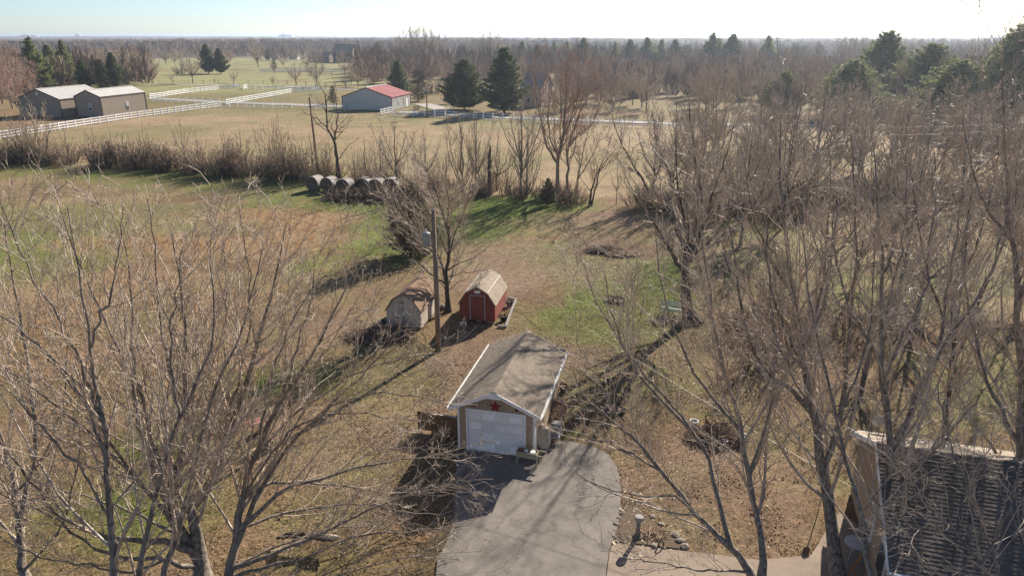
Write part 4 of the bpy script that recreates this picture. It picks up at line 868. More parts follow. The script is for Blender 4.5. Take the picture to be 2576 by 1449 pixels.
def garage():
    g = thing('garage', 'small tan garage with a white roll-up door and a dark red star over it', 'garage', (GO[0], GO[1], 0), GR)
    hw, D, ze, zr = 1.75, 6.5, 2.32, 3.28; ov = .34; fo = .36; bo = .25
    sl_ = (zr - ze) / (hw + ov)
    top = lambda x: zr - .13 - sl_ * abs(x)
    prof = [(-hw + .03, 0), (hw - .03, 0), (hw - .03, top(hw) - .02), (0, top(0) - .02), (-hw + .03, top(hw) - .02)]
    MB().prism(prof, .03, D - .03).build('wall', M['tan_siding'], g)
    board_wall(g, -hw, hw, .2, top, M['tan_siding'], y=.02, th=-.022, holes=[(-1.36, 1.36, 0, 2.1)])
    board_wall(g, 0.02, D, .26, lambda y: top(hw), M['tan_siding'], xo=hw - .03, th=.03, axis='y')
    board_wall(g, 0.02, D, .26, lambda y: top(hw), M['tan_siding'], xo=-hw + .03, th=-.03, axis='y')
    board_wall(g, -hw, hw, .2, top, M['tan_siding'], y=D - .02, th=.022)
    for sx in (-1, 1):
        MB().box(sx * (hw + .012) - .05, sx * (hw + .012) + .05, -.035, .06, 0, top(hw) + .01).build('corner_trim', M['white'], g)
    # door of four sections with raised panels
    for k in range(4):
        z0 = .03 + k * .52
        d = MB().box(-1.31, 1.31, -.03, .0, z0, z0 + .51).build('door_section', M['door_white'], g)
        for c in range(4):
            x0 = -1.24 + c * .63
            pm = MB().box(x0, x0 + .55, -.045, -.03, z0 + .10, z0 + .42); pm.build('raised_panel', M['door_white'], d, bevel=.008)
    for a, b, z0, z1 in ((-1.39, -1.315, 0, 2.19), (1.315, 1.39, 0, 2.19)):
        MB().box(a, b, -.075, -.004, z0, z1).build('door_frame', M['white'], g)
    MB().box(-1.315, 1.315, -.073, -.004, 2.115, 2.19).build('door_frame', M['white'], g)
    MB().tube([(0.05, -.055, .28), (.05, -.055, .34)], .02, 8).build('door_handle', M['galv'], g)
    MB().box(-1.5, 1.5, -.16, -.05, -.05, .045).build('threshold', M['block'], g)
    # roof
    ze2 = zr - sl_ * (hw + ov)
    mats = [M['shingle']]
    roof_slope(g, (-hw - ov, -fo, ze2), (-hw - ov, D + bo, ze2), (0, -fo, zr), mats, limit=150, name='roof', order=lambda rc: rc[1] if True else 0)
    roof_slope(g, (hw + ov, -fo, ze2), (hw + ov, D + bo, ze2), (0, -fo, zr), mats, limit=150, name='roof', order=lambda rc: -rc[1])
    cap = MB(); n = int((D + fo + bo) / .3)
    for k in range(n):
        y0 = -fo + k * .3; cap.prism([(-.15, zr - .15 * sl_ + .02), (0, zr + .02), (.15, zr - .15 * sl_ + .02), (.15, zr - .15 * sl_ + .045), (0, zr + .045), (-.15, zr - .15 * sl_ + .045)], y0, y0 + .31)
    cap.build('ridge_cap', M['shingle'], g)
    for sx in (-1, 1):   # barge boards following the gable, gutters along the eaves
        xe = sx * (hw + ov)
        b = MB()
        P = [(0, -fo - .02), (xe, -fo - .02)]
        b.hexa([(0, -fo - .03, zr - .17), (xe, -fo - .03, ze2 - .17), (xe, -fo, ze2 - .17), (0, -fo, zr - .17), (0, -fo - .03, zr + .012), (xe, -fo - .03, ze2 + .012), (xe, -fo, ze2 + .012), (0, -fo, zr + .012)])
        b.build('barge_board', M['white'], g)
        MB().hexa([(0, D + bo, zr - .15), (xe, D + bo, ze2 - .15), (xe, D + bo + .02, ze2 - .15), (0, D + bo + .02, zr - .15), (0, D + bo, zr + .012), (xe, D + bo, ze2 + .012), (xe, D + bo + .02, ze2 + .012), (0, D + bo + .02, zr + .012)]).build('barge_board', M['white'], g)
        MB().prism([(xe, ze2 - .12), (xe + sx * .09, ze2 - .10), (xe + sx * .10, ze2 - .01), (xe + sx * .085, ze2 - .01), (xe + sx * .078, ze2 - .085), (xe + sx * .012, ze2 - .105), (xe + sx * .012, ze2), (xe, ze2)], -fo, D + bo).build('gutter', M['white'], g)
        MB().hexa([(0, -fo, zr - .09), (xe, -fo, ze2 - .09), (xe, -.02, ze2 - .09), (0, -.02, zr - .09), (0, -fo, zr - .06), (xe, -fo, ze2 - .06), (xe, -.02, ze2 - .06), (0, -.02, zr - .06)]).build('soffit', M['white'], g)
    MB().tube([(hw + ov - .02, .22, ze2 - .08), (hw + .06, .22, ze2 - .28), (hw + .06, .22, .1), (hw + .2, .12, .05)], .035, 6).build('downspout', M['white'], g)
    # white gable triangle under the peak
    MB().prism([(-.46, zr - .34), (.46, zr - .34), (0, zr - .155)], -fo + .005, -fo + .04).build('gable_trim', M['white'], g)
    for x in (-.98, .95): MB().box(x - .07, x + .07, -.09, -.01, 2.32, 2.41).build('wall_light', M['trim_brown'], g)
    # star
    st = MB(); pts = []
    for k in range(10):
        a = math.pi / 2 + k * math.pi / 5; r = .31 if k % 2 == 0 else .125; pts.append((r * math.cos(a), -.03, r * math.sin(a)))
    V = [(0, -.11, 0), (0, -.03, 0)] + pts; Fc = []
    for k in range(10): Fc += [(0, 2 + k, 2 + (k + 1) % 10), (1, 2 + (k + 1) % 10, 2 + k)]
    so_ = link_mesh('barn_star', V, Fc, M['star']); so_.parent = None
    w = Matrix.Translation((GO[0], GO[1], 0)) @ Matrix.Rotation(GR, 4, 'Z'); so_.matrix_world = w @ Matrix.Translation((-.02, -.04, 2.42))
    tag(so_, 'dark red metal barn star hanging on the garage gable above the white door', 'wall star')
    return g
garage()
GM = Matrix.Translation((GO[0], GO[1], 0)) @ Matrix.Rotation(GR, 4, 'Z')
def gpt(x, y, z=0): return tuple(GM @ Vector((x, y, z)))

def gambrel_shed(name, label, loc, rz, w, D, m, roof, zeave, zk, zr, door=True, blocks=True, z0=.18, trim='grey_wood', lim=75, dark=False):
    s = thing(name, label, 'shed', (loc[0], loc[1], 0), rz)
    hw = w / 2; kx = hw * .60
    def top(x):
        x = abs(x)
        return zr - (zr - zk) * x / kx if x < kx else zk - (zk - zeave) * (x - kx) / (hw - kx)
    i = .03
    prof = [(-hw + i, z0), (hw - i, z0), (hw - i, zeave - .03), (kx - .01, zk - .05), (0, zr - .05), (-kx + .01, zk - .05), (-hw + i, zeave - .03)]
    MB().prism(prof, i, D - i).build('wall', m, s)
    T = lambda x: top(x) - .02
    holes = [(-.42, .48, z0, 1.86)] if door else []
    board_wall(s, -hw, hw, .2, T, m, y=.02, th=-.02, z0=z0, holes=holes)
    board_wall(s, -hw, hw, .2, T, m, y=D - .02, th=.02, z0=z0)
    board_wall(s, 0, D, .25, lambda y: zeave - .02, m, xo=hw - .02, th=.02, axis='y', z0=z0)
    board_wall(s, 0, D, .25, lambda y: zeave - .02, m, xo=-hw + .02, th=-.02, axis='y', z0=z0)
    f = .09
    for sx in (-1, 1):
        ox = sx * (hw + .07); oz = zeave - .10
        roof_slope(s, (ox, -f, oz), (ox, D + f, oz), (sx * kx, -f, zk + .02), [roof], w=.25, d=.13, limit=lim, order=(lambda rc: rc[1]), name='roof')
        roof_slope(s, (sx * kx, -f, zk + .022), (sx * kx, D + f, zk + .022), (0, -f, zr + .022), [roof], w=.25, d=.13, limit=lim, order=(lambda rc: rc[1]), name='roof')
        if not dark: MB().tube([(sx * (kx + .012), -f, zk + .035), (sx * (kx + .012), D + f, zk + .035)], .016, 5).build('flashing', M['white'], s)
        # edge trim of the gable
        for (a, b) in (((ox, oz - .02), (sx * kx, zk - .0)), ((sx * kx, zk), (0, zr))):
            MB().hexa([(a[0], -f - .015, a[1] - .07), (b[0], -f - .015, b[1] - .07), (b[0], -f + .01, b[1] - .07), (a[0], -f + .01, a[1] - .07), (a[0], -f - .015, a[1] + .012), (b[0], -f - .015, b[1] + .012), (b[0], -f + .01, b[1] + .012), (a[0], -f + .01, a[1] + .012)]).build('edge_trim', roof if not dark else M['shingle_brown'], s)
    if door:
        d = MB().box(-.40, .46, -.02, .0, z0 + .04, 1.84).build('door', m, s)
        MB().box(-.40, .46, -.035, -.02, 1.05, 1.09).build('door_rail', m, d)
        for a, b, c, e in ((-.52, -.42, z0, 1.96), (.48, .58, z0, 1.96), (-.42, .48, 1.86, 1.96)):
            MB().box(a, b, -.05, -.021, c, e).build('door_frame', M[trim], s)
        MB().box(-.16, .22, -.05, -.021, 2.08, 2.26).build('gable_sign', M['white'], s)
    else:
        MB().box(-.02, .02, -.04, -.021, z0, 1.9).build('door_gap', M['trim_brown'], s)
        MB().box(-.32, .0, -.045, -.021, 1.78, 1.82).build('door_hinge', M['trim_brown'], s)
    if blocks:
        for x, y in ((-hw + .35, .12), (0.1, .12), (hw - .35, .12), (-hw + .3, D - .3), (hw - .3, D - .3), (hw - .2, D * .5)):
            MB().box(x - .19, x + .19, y - .1, y + .1, 0, z0).build('block', M['brick'], s)
    return s
RS = math.radians(-11.5)
rl = ((-3.49 - 1.13) / 2, 44.05 + .02)
gambrel_shed('garden_shed', 'red barn shaped shed with grey trimmed door and tan shingle roof', rl, RS, 2.42, 3.7, M['red_siding'], M['shingle_light'], 1.38, 2.12, 2.52)
tl = ((-8.17 - 5.89) / 2, 43.05)
gambrel_shed('garden_shed', 'beige barn shaped shed with a brown roof left of the utility pole', tl, RS, 2.34, 3.9, M['beige_siding'], M['shingle_brown'], 1.30, 2.0, 2.42, door=False, z0=.1, dark=True)

# ------------------------------------------------------------------ metal barns
def corr_wall(P0, P1, z0, topf, m, parent, name='wall', pitch=.30, dep=.03):
    P0, P1 = Vector(P0), Vector(P1); d = (P1 - P0); Ln = d.length; d.normalize(); nn = Vector((d.y, -d.x, 0))
    n = int(Ln / pitch); V = []; Fc = []
    xs_ = []
    for k in range(n):
        a = k * Ln / n; b = (k + 1) * Ln / n; xs_ += [(a, 0), (a + (b - a) * .72, 0), (a + (b - a) * .80, dep), (a + (b - a) * .92, dep)]
    xs_.append((Ln, 0))
    for s, o in xs_:
        p = P0 + d * s + nn * o; V += [(p.x, p.y, z0), (p.x, p.y, topf(s))]
    for k in range(len(xs_) - 1): Fc.append((2 * k, 2 * k + 2, 2 * k + 3, 2 * k + 1))
    return link_mesh(name, V, Fc, m, parent)
def metal_barn(name, label, loc, rz, w, D, ze, zr, wall, wall_end, roof, trim, windows=()):
    b = thing(name, label, 'barn', (loc[0], loc[1], 0), rz)
    sl_ = (zr - ze) / (w / 2)
    top = lambda s: zr - .03 - sl_ * abs(s - w / 2)
    MB().prism([(.06, 0), (w - .06, 0), (w - .06, ze - .12), (w / 2, zr - .15), (.06, ze - .12)], .06, D - .06).build('frame', M['trim_brown'], b)
    corr_wall((0, 0, 0), (w, 0, 0), 0, top, wall_end, b); corr_wall((w, 0, 0), (w, D, 0), 0, lambda s: ze - .02, wall, b)
    corr_wall((w, D, 0), (0, D, 0), 0, top, wall_end, b); corr_wall((0, D, 0), (0, 0, 0), 0, lambda s: ze - .02, wall, b)
    ov = .15
    for sx in (0, 1):
        xe = -ov if sx == 0 else w + ov; zz = ze - ov * sl_
        # standing seams
        V = []; Fc = []; n = int((D + 2 * ov) / .9); r = MB()
        r.hexa([(xe, -ov, zz), (w / 2, -ov, zr), (w / 2, D + ov, zr), (xe, D + ov, zz), (xe, -ov, zz + .05), (w / 2, -ov, zr + .05), (w / 2, D + ov, zr + .05), (xe, D + ov, zz + .05)])
        for k in range(n + 1):
            y = -ov + k * (D + 2 * ov) / n
            r.hexa([(xe, y - .02, zz + .05), (w / 2, y - .02, zr + .05), (w / 2, y + .02, zr + .05), (xe, y + .02, zz + .05), (xe, y - .02, zz + .09), (w / 2, y - .02, zr + .09), (w / 2, y + .02, zr + .09), (xe, y + .02, zz + .09)])
        r.build('roof', roof, b)
        for y in (-ov - .02, D + ov):
            MB().hexa([(xe, y, zz - .18), (w / 2, y, zr - .18), (w / 2, y + .02, zr - .18), (xe, y + .02, zz - .18), (xe, y, zz + .06), (w / 2, y, zr + .06), (w / 2, y + .02, zr + .06), (xe, y + .02, zz + .06)]).build('rake_trim', trim, b)
        MB().box(min(xe, xe + .02), max(xe, xe + .02), -ov, D + ov, zz - .16, zz + .05).build('eave_trim', trim, b)
    MB().box(w / 2 - .2, w / 2 + .2, -ov, D + ov, zr + .04, zr + .12).build('ridge_cap', M['white'] if roof != M['roof_metal'] else M['roof_metal'], b)
    for x, y in ((0, 0), (w, 0), (w, D), (0, D)): MB().box(x - .09, x + .09, y - .09, y + .09, 0, ze - .05).build('corner_trim', trim, b)
    for (side, s, z, ww, hh, kind) in windows:
        o = MB()
        if side == 'f': fr = (s, s + ww, -.09, -.04, z, z + hh); pane = lambda a, c: (s + .1, s + ww - .1, -.12, -.085, a, c)
        else: fr = (w + .04, w + .09, s, s + ww, z, z + hh); pane = lambda a, c: (w + .085, w + .12, s + .1, s + ww - .1, a, c)
        f_ = MB().box(*fr).build('window' if kind == 'w' else 'door', M['white'] if kind != 'o' else M['old_wood'], b)
        if kind == 'w':
            MB().box(*pane(z + .08, z + hh * .47)).build('pane', M['glass'], f_); MB().box(*pane(z + hh * .53, z + hh - .08)).build('pane', M['galv'], f_)
    return b
R12 = math.radians(-12)
metal_barn('metal_barn', 'tan metal barn with a pale roof and two windows, nearest the white fence', (-103.0, 173.3), R12, 6.9, 15.3, 4.6, 6.0, M['metal_tan'], M['metal_tan'], M['roof_metal'], M['trim_brown'], [('f', 3.4, 1.3, .9, 1.7, 'w'), ('s', 8.0, .9, .95, 1.8, 'w')])
metal_barn('metal_barn', 'wider tan metal barn standing behind and left of the other tan barn', (-105.3 - 11.4, 171 + 2.5), R12, 11.6, 15, 4.1, 6.3, M['metal_tan'], M['metal_tan'], M['roof_metal'], M['trim_brown'], [('f', 5.5, 4.9, .5, .6, 'd')])
metal_barn('metal_barn', 'pale metal barn with a red roof beyond the paddock', (-43.9, 190.2), R12, 13.5, 14, 3.25, 5.5, M['metal_white'], M['metal_white'], M['roof_red'], M['trim_red'], [('s', 4.5, .9, .7, 1.3, 'w'), ('s', 8.4, 0.9, .8, 1.5, 'o'), ('s', 10.4, .05, .95, 2.0, 'd')])

# ------------------------------------------------------------------ shingled house bottom right
HR = math.radians(-17)
def house():
    h = thing('house', 'house with a dark shingle roof and tan gable wall at the bottom right', 'house', (12.75, 21.75, 0), HR)
    Ln, hd, ze, zr = 9.0, 4.3, 2.65, 4.6; sl_ = (zr - ze) / hd
    MB().add([(.35, -hd + .4, 0), (.35, hd - .4, 0), (.35, hd - .4, ze), (.35, 0, zr - .25), (.35, -hd + .4, ze), (Ln, -hd + .4, 0), (Ln, hd - .4, 0), (Ln, hd - .4, ze), (Ln, 0, zr - .25), (Ln, -hd + .4, ze)],
             [(0, 4, 3, 2, 1), (5, 6, 7, 8, 9), (0, 5, 9, 4), (1, 2, 7, 6)]).build('wall', M['house_siding'], h)
    for k in range(26):   # lap siding on the gable end
        z = .1 + k * .16; yy = (hd - .38) if z + .16 < ze else max(.1, (zr - .3 - z - .16) / sl_)
        MB().hexa([(.30, -yy, z), (.34, -yy, z), (.34, yy, z), (.30, yy, z), (.325, -yy, z + .155), (.34, -yy, z + .155), (.34, yy, z + .155), (.325, yy, z + .155)]).build('siding_board', M['house_siding'], h)
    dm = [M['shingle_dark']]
    roof_slope(h, (0, -hd, ze), (Ln, -hd, ze), (0, 0, zr), dm, w=.32, d=.15, limit=200, t=.02, order=lambda rc: -rc[0] + rc[1] * .8, name='roof')  # front slope: shade painted in with darker shingles
    roof_slope(h, (0, hd, ze), (Ln, hd, ze), (0, 0, zr), [M['shingle_light']], w=.32, d=.15, limit=60, t=.02, order=lambda rc: rc[1], name='roof')  # back slope of the same roof: sunlight painted in with paler shingles
    for s in (-1, 1):
        MB().hexa([(-.03, 0, zr - .2), (-.03, s * hd, ze - .2), (0, s * hd, ze - .2), (0, 0, zr - .2), (-.03, 0, zr + .02), (-.03, s * hd, ze + .02), (0, s * hd, ze + .02), (0, 0, zr + .02)]).build('barge_board', M['white'], h)
        MB().hexa([(0, 0, zr - .1), (0, s * hd, ze - .1), (.3, s * hd, ze - .1), (.3, 0, zr - .1), (0, 0, zr - .07), (0, s * hd, ze - .07), (.3, s * hd, ze - .07), (.3, 0, zr - .07)]).build('soffit', M['white'], h)
        MB().box(0, Ln, s * hd - (.1 if s < 0 else 0), s * hd + (.1 if s > 0 else 0), ze - .1, ze - .02).build('gutter', M['white'], h)
    for y0, y1, z0, z1 in ((-2.9, -1.9, .9, 2.2), (-.6, .5, .9, 2.2)):
        f = MB().box(.24, .34, y0, y1, z0, z1).build('window', M['white'], h)
        MB().box(.22, .25, y0 + .08, y1 - .08, z0 + .08, z1 - .08).build('pane', M['glass'], f)
    MB().tube([(2.6, 1.7, zr - 1.7 * sl_ - .05), (2.6, 1.7, zr - 1.7 * sl_ + .45)], .05, 8).build('vent_pipe', M['trim_brown'], h)
house()
def hpt(x, y, z=0): return tuple(Matrix.Translation((12.75, 21.75, 0)) @ Matrix.Rotation(HR, 4, 'Z') @ Vector((x, y, z)))

# ------------------------------------------------------------------ distant houses
def far_house(label, loc, rz, w, D, ze, zr, wall, roof, wing=None, win=2):
    h = thing('house', label, 'house', (loc[0], loc[1], 0), rz)
    def blk(x0, x1, y0, y1, ze, zr, along='x'):
        if along == 'x':
            ym = (y0 + y1) / 2
            MB().add([(x0, y0, 0), (x1, y0, 0), (x1, y1, 0), (x0, y1, 0), (x0, y0, ze), (x1, y0, ze), (x1, y1, ze), (x0, y1, ze), (x0, ym, zr), (x1, ym, zr)], [(0, 1, 5, 4), (2, 3, 7, 6), (1, 2, 6, 9, 5), (3, 0, 4, 8, 7)]).build('wall', wall, h)
            r = MB()
            for s, ye in ((-1, y0 - .4), (1, y1 + .4)):
                e = ze - .4 * (zr - ze) / (ym - y0)
                r.hexa([(x0 - .4, ye, e), (x1 + .4, ye, e), (x1 + .4, ym, zr), (x0 - .4, ym, zr), (x0 - .4, ye, e + .2), (x1 + .4, ye, e + .2), (x1 + .4, ym, zr + .2), (x0 - .4, ym, zr + .2)])
            r.build('roof', roof, h)
        else:
            xm = (x0 + x1) / 2
            MB().add([(x0, y0, 0), (x1, y0, 0), (x1, y1, 0), (x0, y1, 0), (x0, y0, ze), (x1, y0, ze), (x1, y1, ze), (x0, y1, ze), (xm, y0, zr), (xm, y1, zr)], [(0, 1, 5, 8, 4), (2, 3, 7, 9, 6), (1, 2, 6, 5), (3, 0, 4, 7)]).build('wall', wall, h)
            r = MB()
            for s, xe in ((-1, x0 - .4), (1, x1 + .4)):
                e = ze - .4 * (zr - ze) / (xm - x0)
                r.hexa([(xe, y0 - .4, e), (xe, y1 + .4, e), (xm, y1 + .4, zr), (xm, y0 - .4, zr), (xe, y0 - .4, e + .2), (xe, y1 + .4, e + .2), (xm, y1 + .4, zr + .2), (xm, y0 - .4, zr + .2)])
            r.build('roof', roof, h)
    blk(0, w, 0, D, ze, zr)
    if wing: blk(*wing)
    for k in range(win):
        x = w * (k + .6) / (win + .2); f = MB().box(x, x + 1.1, -.08, -.01, 1.0, 2.5).build('window', M['white'], h); MB().box(x + .12, x + .98, -.12, -.08, 1.12, 2.38).build('pane', M['glass'], f)
    return h
M['house_far'] = mat('far_house_brick', (0.19, 0.145, 0.12), .9, var=.15, scale=.5)
M['roof_far'] = mat('far_roof', (0.30, 0.235, 0.18), .9, var=.1, scale=.5)
M['roof_grey'] = mat('far_grey_roof', (0.36, 0.33, 0.30), .9, var=.15, scale=.8)
x, y = G(842, 158); far_house('distant two storey house with tan roof gables across the pasture', (x - 1, y), R12, 15, 10, 7.5, 12, M['house_far'], M['roof_far'], (4, 9, -3, 0, 4.2, 7.5, 'y'), 4)
x, y = G(782, 158); far_house('low house with tan roof left of the distant two storey house', (x - 3, y + 4), R12, 16, 9, 4, 7, M['house_far'], M['roof_far'], None, 4)
x, y = G(727, 150); far_house('tiny white outbuilding at the left end of the distant houses', (x, y), R12, 7, 5, 2.6, 4.2, M['metal_white'], M['roof_far'], None, 1)
x, y = G(965, 170); far_house('distant house with a dark hipped roof among tan trees', (x - 8, y), R12, 19, 12, 4, 9.5, M['house_far'], M['shingle_dark'], None, 3)
x, y = G(1362, 272); far_house('house with a grey roof and pinkish brick end half hidden by the rounded bare tree', (x - 5.2, y + 3), math.radians(-20), 5.5, 10, 5.0, 8.4, mat('pink_brick', (0.52, 0.40, 0.33), .9, var=.12, scale=3), M['roof_grey'], None, 2)
x, y = G(255, 105); far_house('dark farm building far off among the woods on the left', (x, y), R12, 30, 14, 5, 9, M['metal_white'], M['roof_grey'], None, 0)
x, y = G(1130, 195); far_house('pale blue outbuilding behind the pine in front of the woods', (x, y), R12, 8, 7, 3, 5, M['metal_white'], M['roof_metal'], None, 0)
# pale silos and blocks on the horizon
for (u, wd, hh, lb) in ((130, 120, 18, 'long pale building on the horizon at the far left'), (262, 30, 26, 'small pale block on the horizon left of centre'), (740, 90, 22, 'pale building on the horizon above the pasture')):
    a = (u - CXP) / F; x, y = a * 5200, 5200 * CT * 1.05
    o = MB().box(0, wd, 0, 40, 0, hh).box(wd * .2, wd * .5, 5, 30, hh, hh + 5).build('building', M['metal_white']); o.location = (x, y, 2); tag(o, lb, 'building')

# ------------------------------------------------------------------ white rail fences
post_me = None
def rail_fence(label, pts, spacing=2.45, rails=3, h=1.4, step=True, m='fence_white', rail_h=.19, pw=.17, rt=.05):
    P = [Vector((*G(u, v), 0)) for u, v in pts]
    f = thing('fence', label, 'fence', tuple(P[0]))
    O = P[0]
    global post_me
    def pm(w, hh):
        me = bpy.data.meshes.new('post'); b = MB().box(-w / 2, w / 2, -w / 2, w / 2, 0, hh); b.hexa([(-w * .65, -w * .65, hh), (w * .65, -w * .65, hh), (w * .65, w * .65, hh), (-w * .65, w * .65, hh), (-.01, -.01, hh + .07), (.01, -.01, hh + .07), (.01, .01, hh + .07), (-.01, .01, hh + .07)])
        me.from_pydata(b.V, [], b.F); me.materials.append(M[m]); return me
    pme = pm(pw, h + .08); rme = bpy.data.meshes.new('rail'); b = MB().box(0, 1, -rt / 2, rt / 2, -rail_h / 2, rail_h / 2); rme.from_pydata(b.V, [], b.F); rme.materials.append(M[m])
    first = True
    for a, c in zip(P[:-1], P[1:]):
        d = c - a; n = max(1, round(d.length / spacing)); s = d / n; ang = math.atan2(s.y, s.x)
        for k in range(n + 1):
            if k == 0 and not first: continue
            o = bpy.data.objects.new('post', pme); C.objects.link(o); o.parent = f; o.location = a + s * k - O; o.rotation_euler = (0, 0, ang)
            if k < n or True: pass
        for k in range(n):
            for r in range(rails):
                z = h * (r + .62) / (rails) + .04 if rails > 1 else h * .7
                z = .28 + (h - .36) * r / (rails - 1)
                o = bpy.data.objects.new('rail', rme); C.objects.link(o); o.parent = f; o.location = a + s * k - O + Vector((0, 0, z + random.uniform(-.015, .015))); o.rotation_euler = (0, random.uniform(-.006, .006), ang); o.scale = (s.length, 1, 1)
        first = False
rail_fence('long white three rail fence in front of the two tan barns', [(-70, 360), (0, 350), (105, 334), (230, 314), (330, 299), (553, 269)])
rail_fence('white rail fence climbing toward the far lane from the paddock corner', [(570, 264), (660, 248), (735, 234), (808, 229)])
rail_fence('white rail fence running from the tan barn to the far gate', [(378, 249), (470, 235), (550, 226), (604, 222)])
rail_fence('short white fence piece at the far lane opening', [(612, 226), (622, 222)])
rail_fence('thin white rail fence below the gravel lane in the middle of the paddock', [(556, 270), (640, 272), (733, 273)], spacing=2.7, rail_h=.08)
rail_fence('thin white rail fence ending at the red roofed barn', [(769, 274), (866, 277)], spacing=2.7, rail_h=.08)
rail_fence('inner white fence across the paddock beside the tan barn', [(385, 256), (430, 258), (552, 262)], spacing=2.7, rail_h=.08)
rail_fence('thin white fence along the upper paddock lane', [(622, 226), (700, 226), (808, 228)], spacing=2.7, rail_h=.08)
rail_fence('short white gate fence at the front corner of the red roofed barn', [(958, 291), (986, 284)])
rail_fence('long white fence in front of the pines right of the red roofed barn', [(990, 292), (1120, 296), (1290, 304), (1450, 314), (1620, 321), (1780, 330), (1960, 338)], spacing=2.6, rail_h=.10)
rail_fence('distant white fence across the green pasture', [(655, 181), (760, 182), (862, 182)], spacing=5, rail_h=.3, h=1.7, rt=.1, pw=.3)
rail_fence('dark wire fence at the edge of the green pasture', [(400, 212), (700, 212), (870, 222)], spacing=6, rails=2, m='grey_wood', rail_h=.03)

# ------------------------------------------------------------------ utility poles and wires
def pole(label, base, h, r, bulge=True, side=-1, cond=True):
    p = thing('utility_pole', label, 'utility pole', (*base, 0))
    MB().tube([(0, 0, -.1), (0, 0, h * .5), (0, 0, h)], [r, r * .85, r * .68], 10).build('post', M['pole_wood'], p, smooth=True)
    t = MB().lathe([(.02, -.42), (.21, -.40), (.235, -.36), (.235, .30), (.25, .32), (.25, .38), (.12, .45), (.02, .46)], 16).build('transformer', M['xfmr'], p, smooth=True)
    t.location = (side * (r + .30), -.05, h - 1.75)
    MB().lathe([(.03, .44), (.05, .47), (.035, .52), (.05, .56), (.02, .64)], 8).build('insulator', M['white'], t)
    MB().box(-.02, .35, -.03, .03, -.25, -.19).box(-.02, .35, -.03, .03, .15, .21).build('bracket', M['galv'], t)
    if cond:
        MB().tube([(r * .95, -.06, 0), (r * .9, -.06, h * .62), (r * .8, -.06, h * .68)], .03, 6).build('conduit', M['galv'], p)
        MB().box(r * .6, r + .28, -.04, .0, h * .60, h * .615).build('bracket', M['galv'], p)
    MB().tube([(0, 0, h), (0, 0, h + .28)], .025, 6).build('pole_pin', M['galv'], p)
    return p
pole('weathered utility pole with a grey transformer between the two sheds', G(1103, 880), 8.7, .155)
pb = G(1075, 296); pole('utility pole with a transformer beside the red roofed barn', pb, height_at(1070, 210, pb[1]), .17, cond=False)
pc = G(800, 438); sp = thing('dead_pole', 'thin vine covered pole standing in the hedgerow left of the crooked tree', 'pole', (*pc, 0))
MB().tube([(0, 0, 0), (-.1, 0, 5), (-.25, 0, height_at(794, 245, pc[1]))], [.2, .15, .1], 8).build('post', M['pole_wood'], sp)
def wire(label, a, b, sag, r=.012, grp=None):
    a, b = Vector(a), Vector(b); K = 16
    pts = [a.lerp(b, k / K) - Vector((0, 0, sag * 4 * (k / K) * (1 - k / K))) for k in range(K + 1)]
    o = MB().tube([p - a for p in pts], r, 4).build('power_line', M['wire']); o.location = a; tag(o, label, 'wire', grp)
pt = W(1072, 213, pb[1]); e1 = W(560, 300, 110)
wire('upper wire running left from the barn utility pole across the pale wall', pt, W(790, 268, 150), .6, .03)
wire('lower wire running left from the barn utility pole across the pale wall', W(1066, 230, pb[1]), W(810, 285, 150), .8, .03)
wire('upper wire crossing in front of the pines at the right', W(2100, 320, 62), W(2620, 306, 58), .2, .012)
wire('lower wire crossing in front of the pines at the right', W(2100, 341, 62), W(2620, 322, 58), .2, .012)
wire('thin wire in front of the woods left of the tall pine', W(1072, 213, pb[1]), W(1330, 165, 250), 1.0, .03)
wire('wire over the green pasture far behind the paddock', W(500, 175, 330), W(900, 172, 330), 1.0, .05)
wire('service wire from the utility pole toward the dark roofed house', W(1092, 560, 39.7), W(2260, 1290, 20.5), .5, .008)

# ------------------------------------------------------------------ hay bales
def bale_proto():
    r, w = .93, 1.5
    b = MB(); n = 28; prof = [(-w / 2, r * .2), (-w / 2, r * .93), (-w / 2 + .05, r), (w / 2 - .05, r), (w / 2, r * .93), (w / 2, r * .2)]
    V = []; Fc = []
    for i, (y, rr) in enumerate(prof):
        for j in range(n):
            t = 2 * math.pi * j / n; q = rr * (1 + .02 * math.sin(5 * t + i)); z = q * math.sin(t); z = max(z, -r * .93)
            V.append((q * math.cos(t), y, z + r * .93))
    for i in range(len(prof) - 1):
        for j in range(n): Fc.append((i * n + j, i * n + (j + 1) % n, (i + 1) * n + (j + 1) % n, (i + 1) * n + j))
    Fc.append(tuple(range(n))[::-1]); Fc.append(tuple((len(prof) - 1) * n + j for j in range(n)))
    me = bpy.data.meshes.new('bale'); me.from_pydata(V, [], Fc); me.update(); me.materials.append(M['hay_wrap']); me.materials.append(M['hay'])
    for i, p in enumerate(me.polygons):
        if i < n or i >= (len(prof) - 2) * n: p.material_index = 1
    return me
bale_me = bale_proto(); me_face = None
bl = [('first round hay bale at the left end of the row', 795, 476), ('second round hay bale from the left end of the row', 831, 478), ('third round hay bale with a white wrapped top', 870, 481),
      ('round hay bale after the gap behind the brush pile', 918, 477), ('pale round hay bale half buried in the brush pile', 950, 479), ('rightmost hay bale under a grey sheet', 985, 476)]
for k, (lb, u, v) in enumerate(bl):
    x, y = G(u, v + 2)
    root = thing('hay_bale', lb, 'hay bale', (x, y, 0), math.radians(-22 + k * 3), 'round hay bales in a row by the hedgerow')
    o = bpy.data.objects.new('bale', bale_me); C.objects.link(o); o.parent = root; root.scale = (1, 1.05, 1.0 - .03 * k)
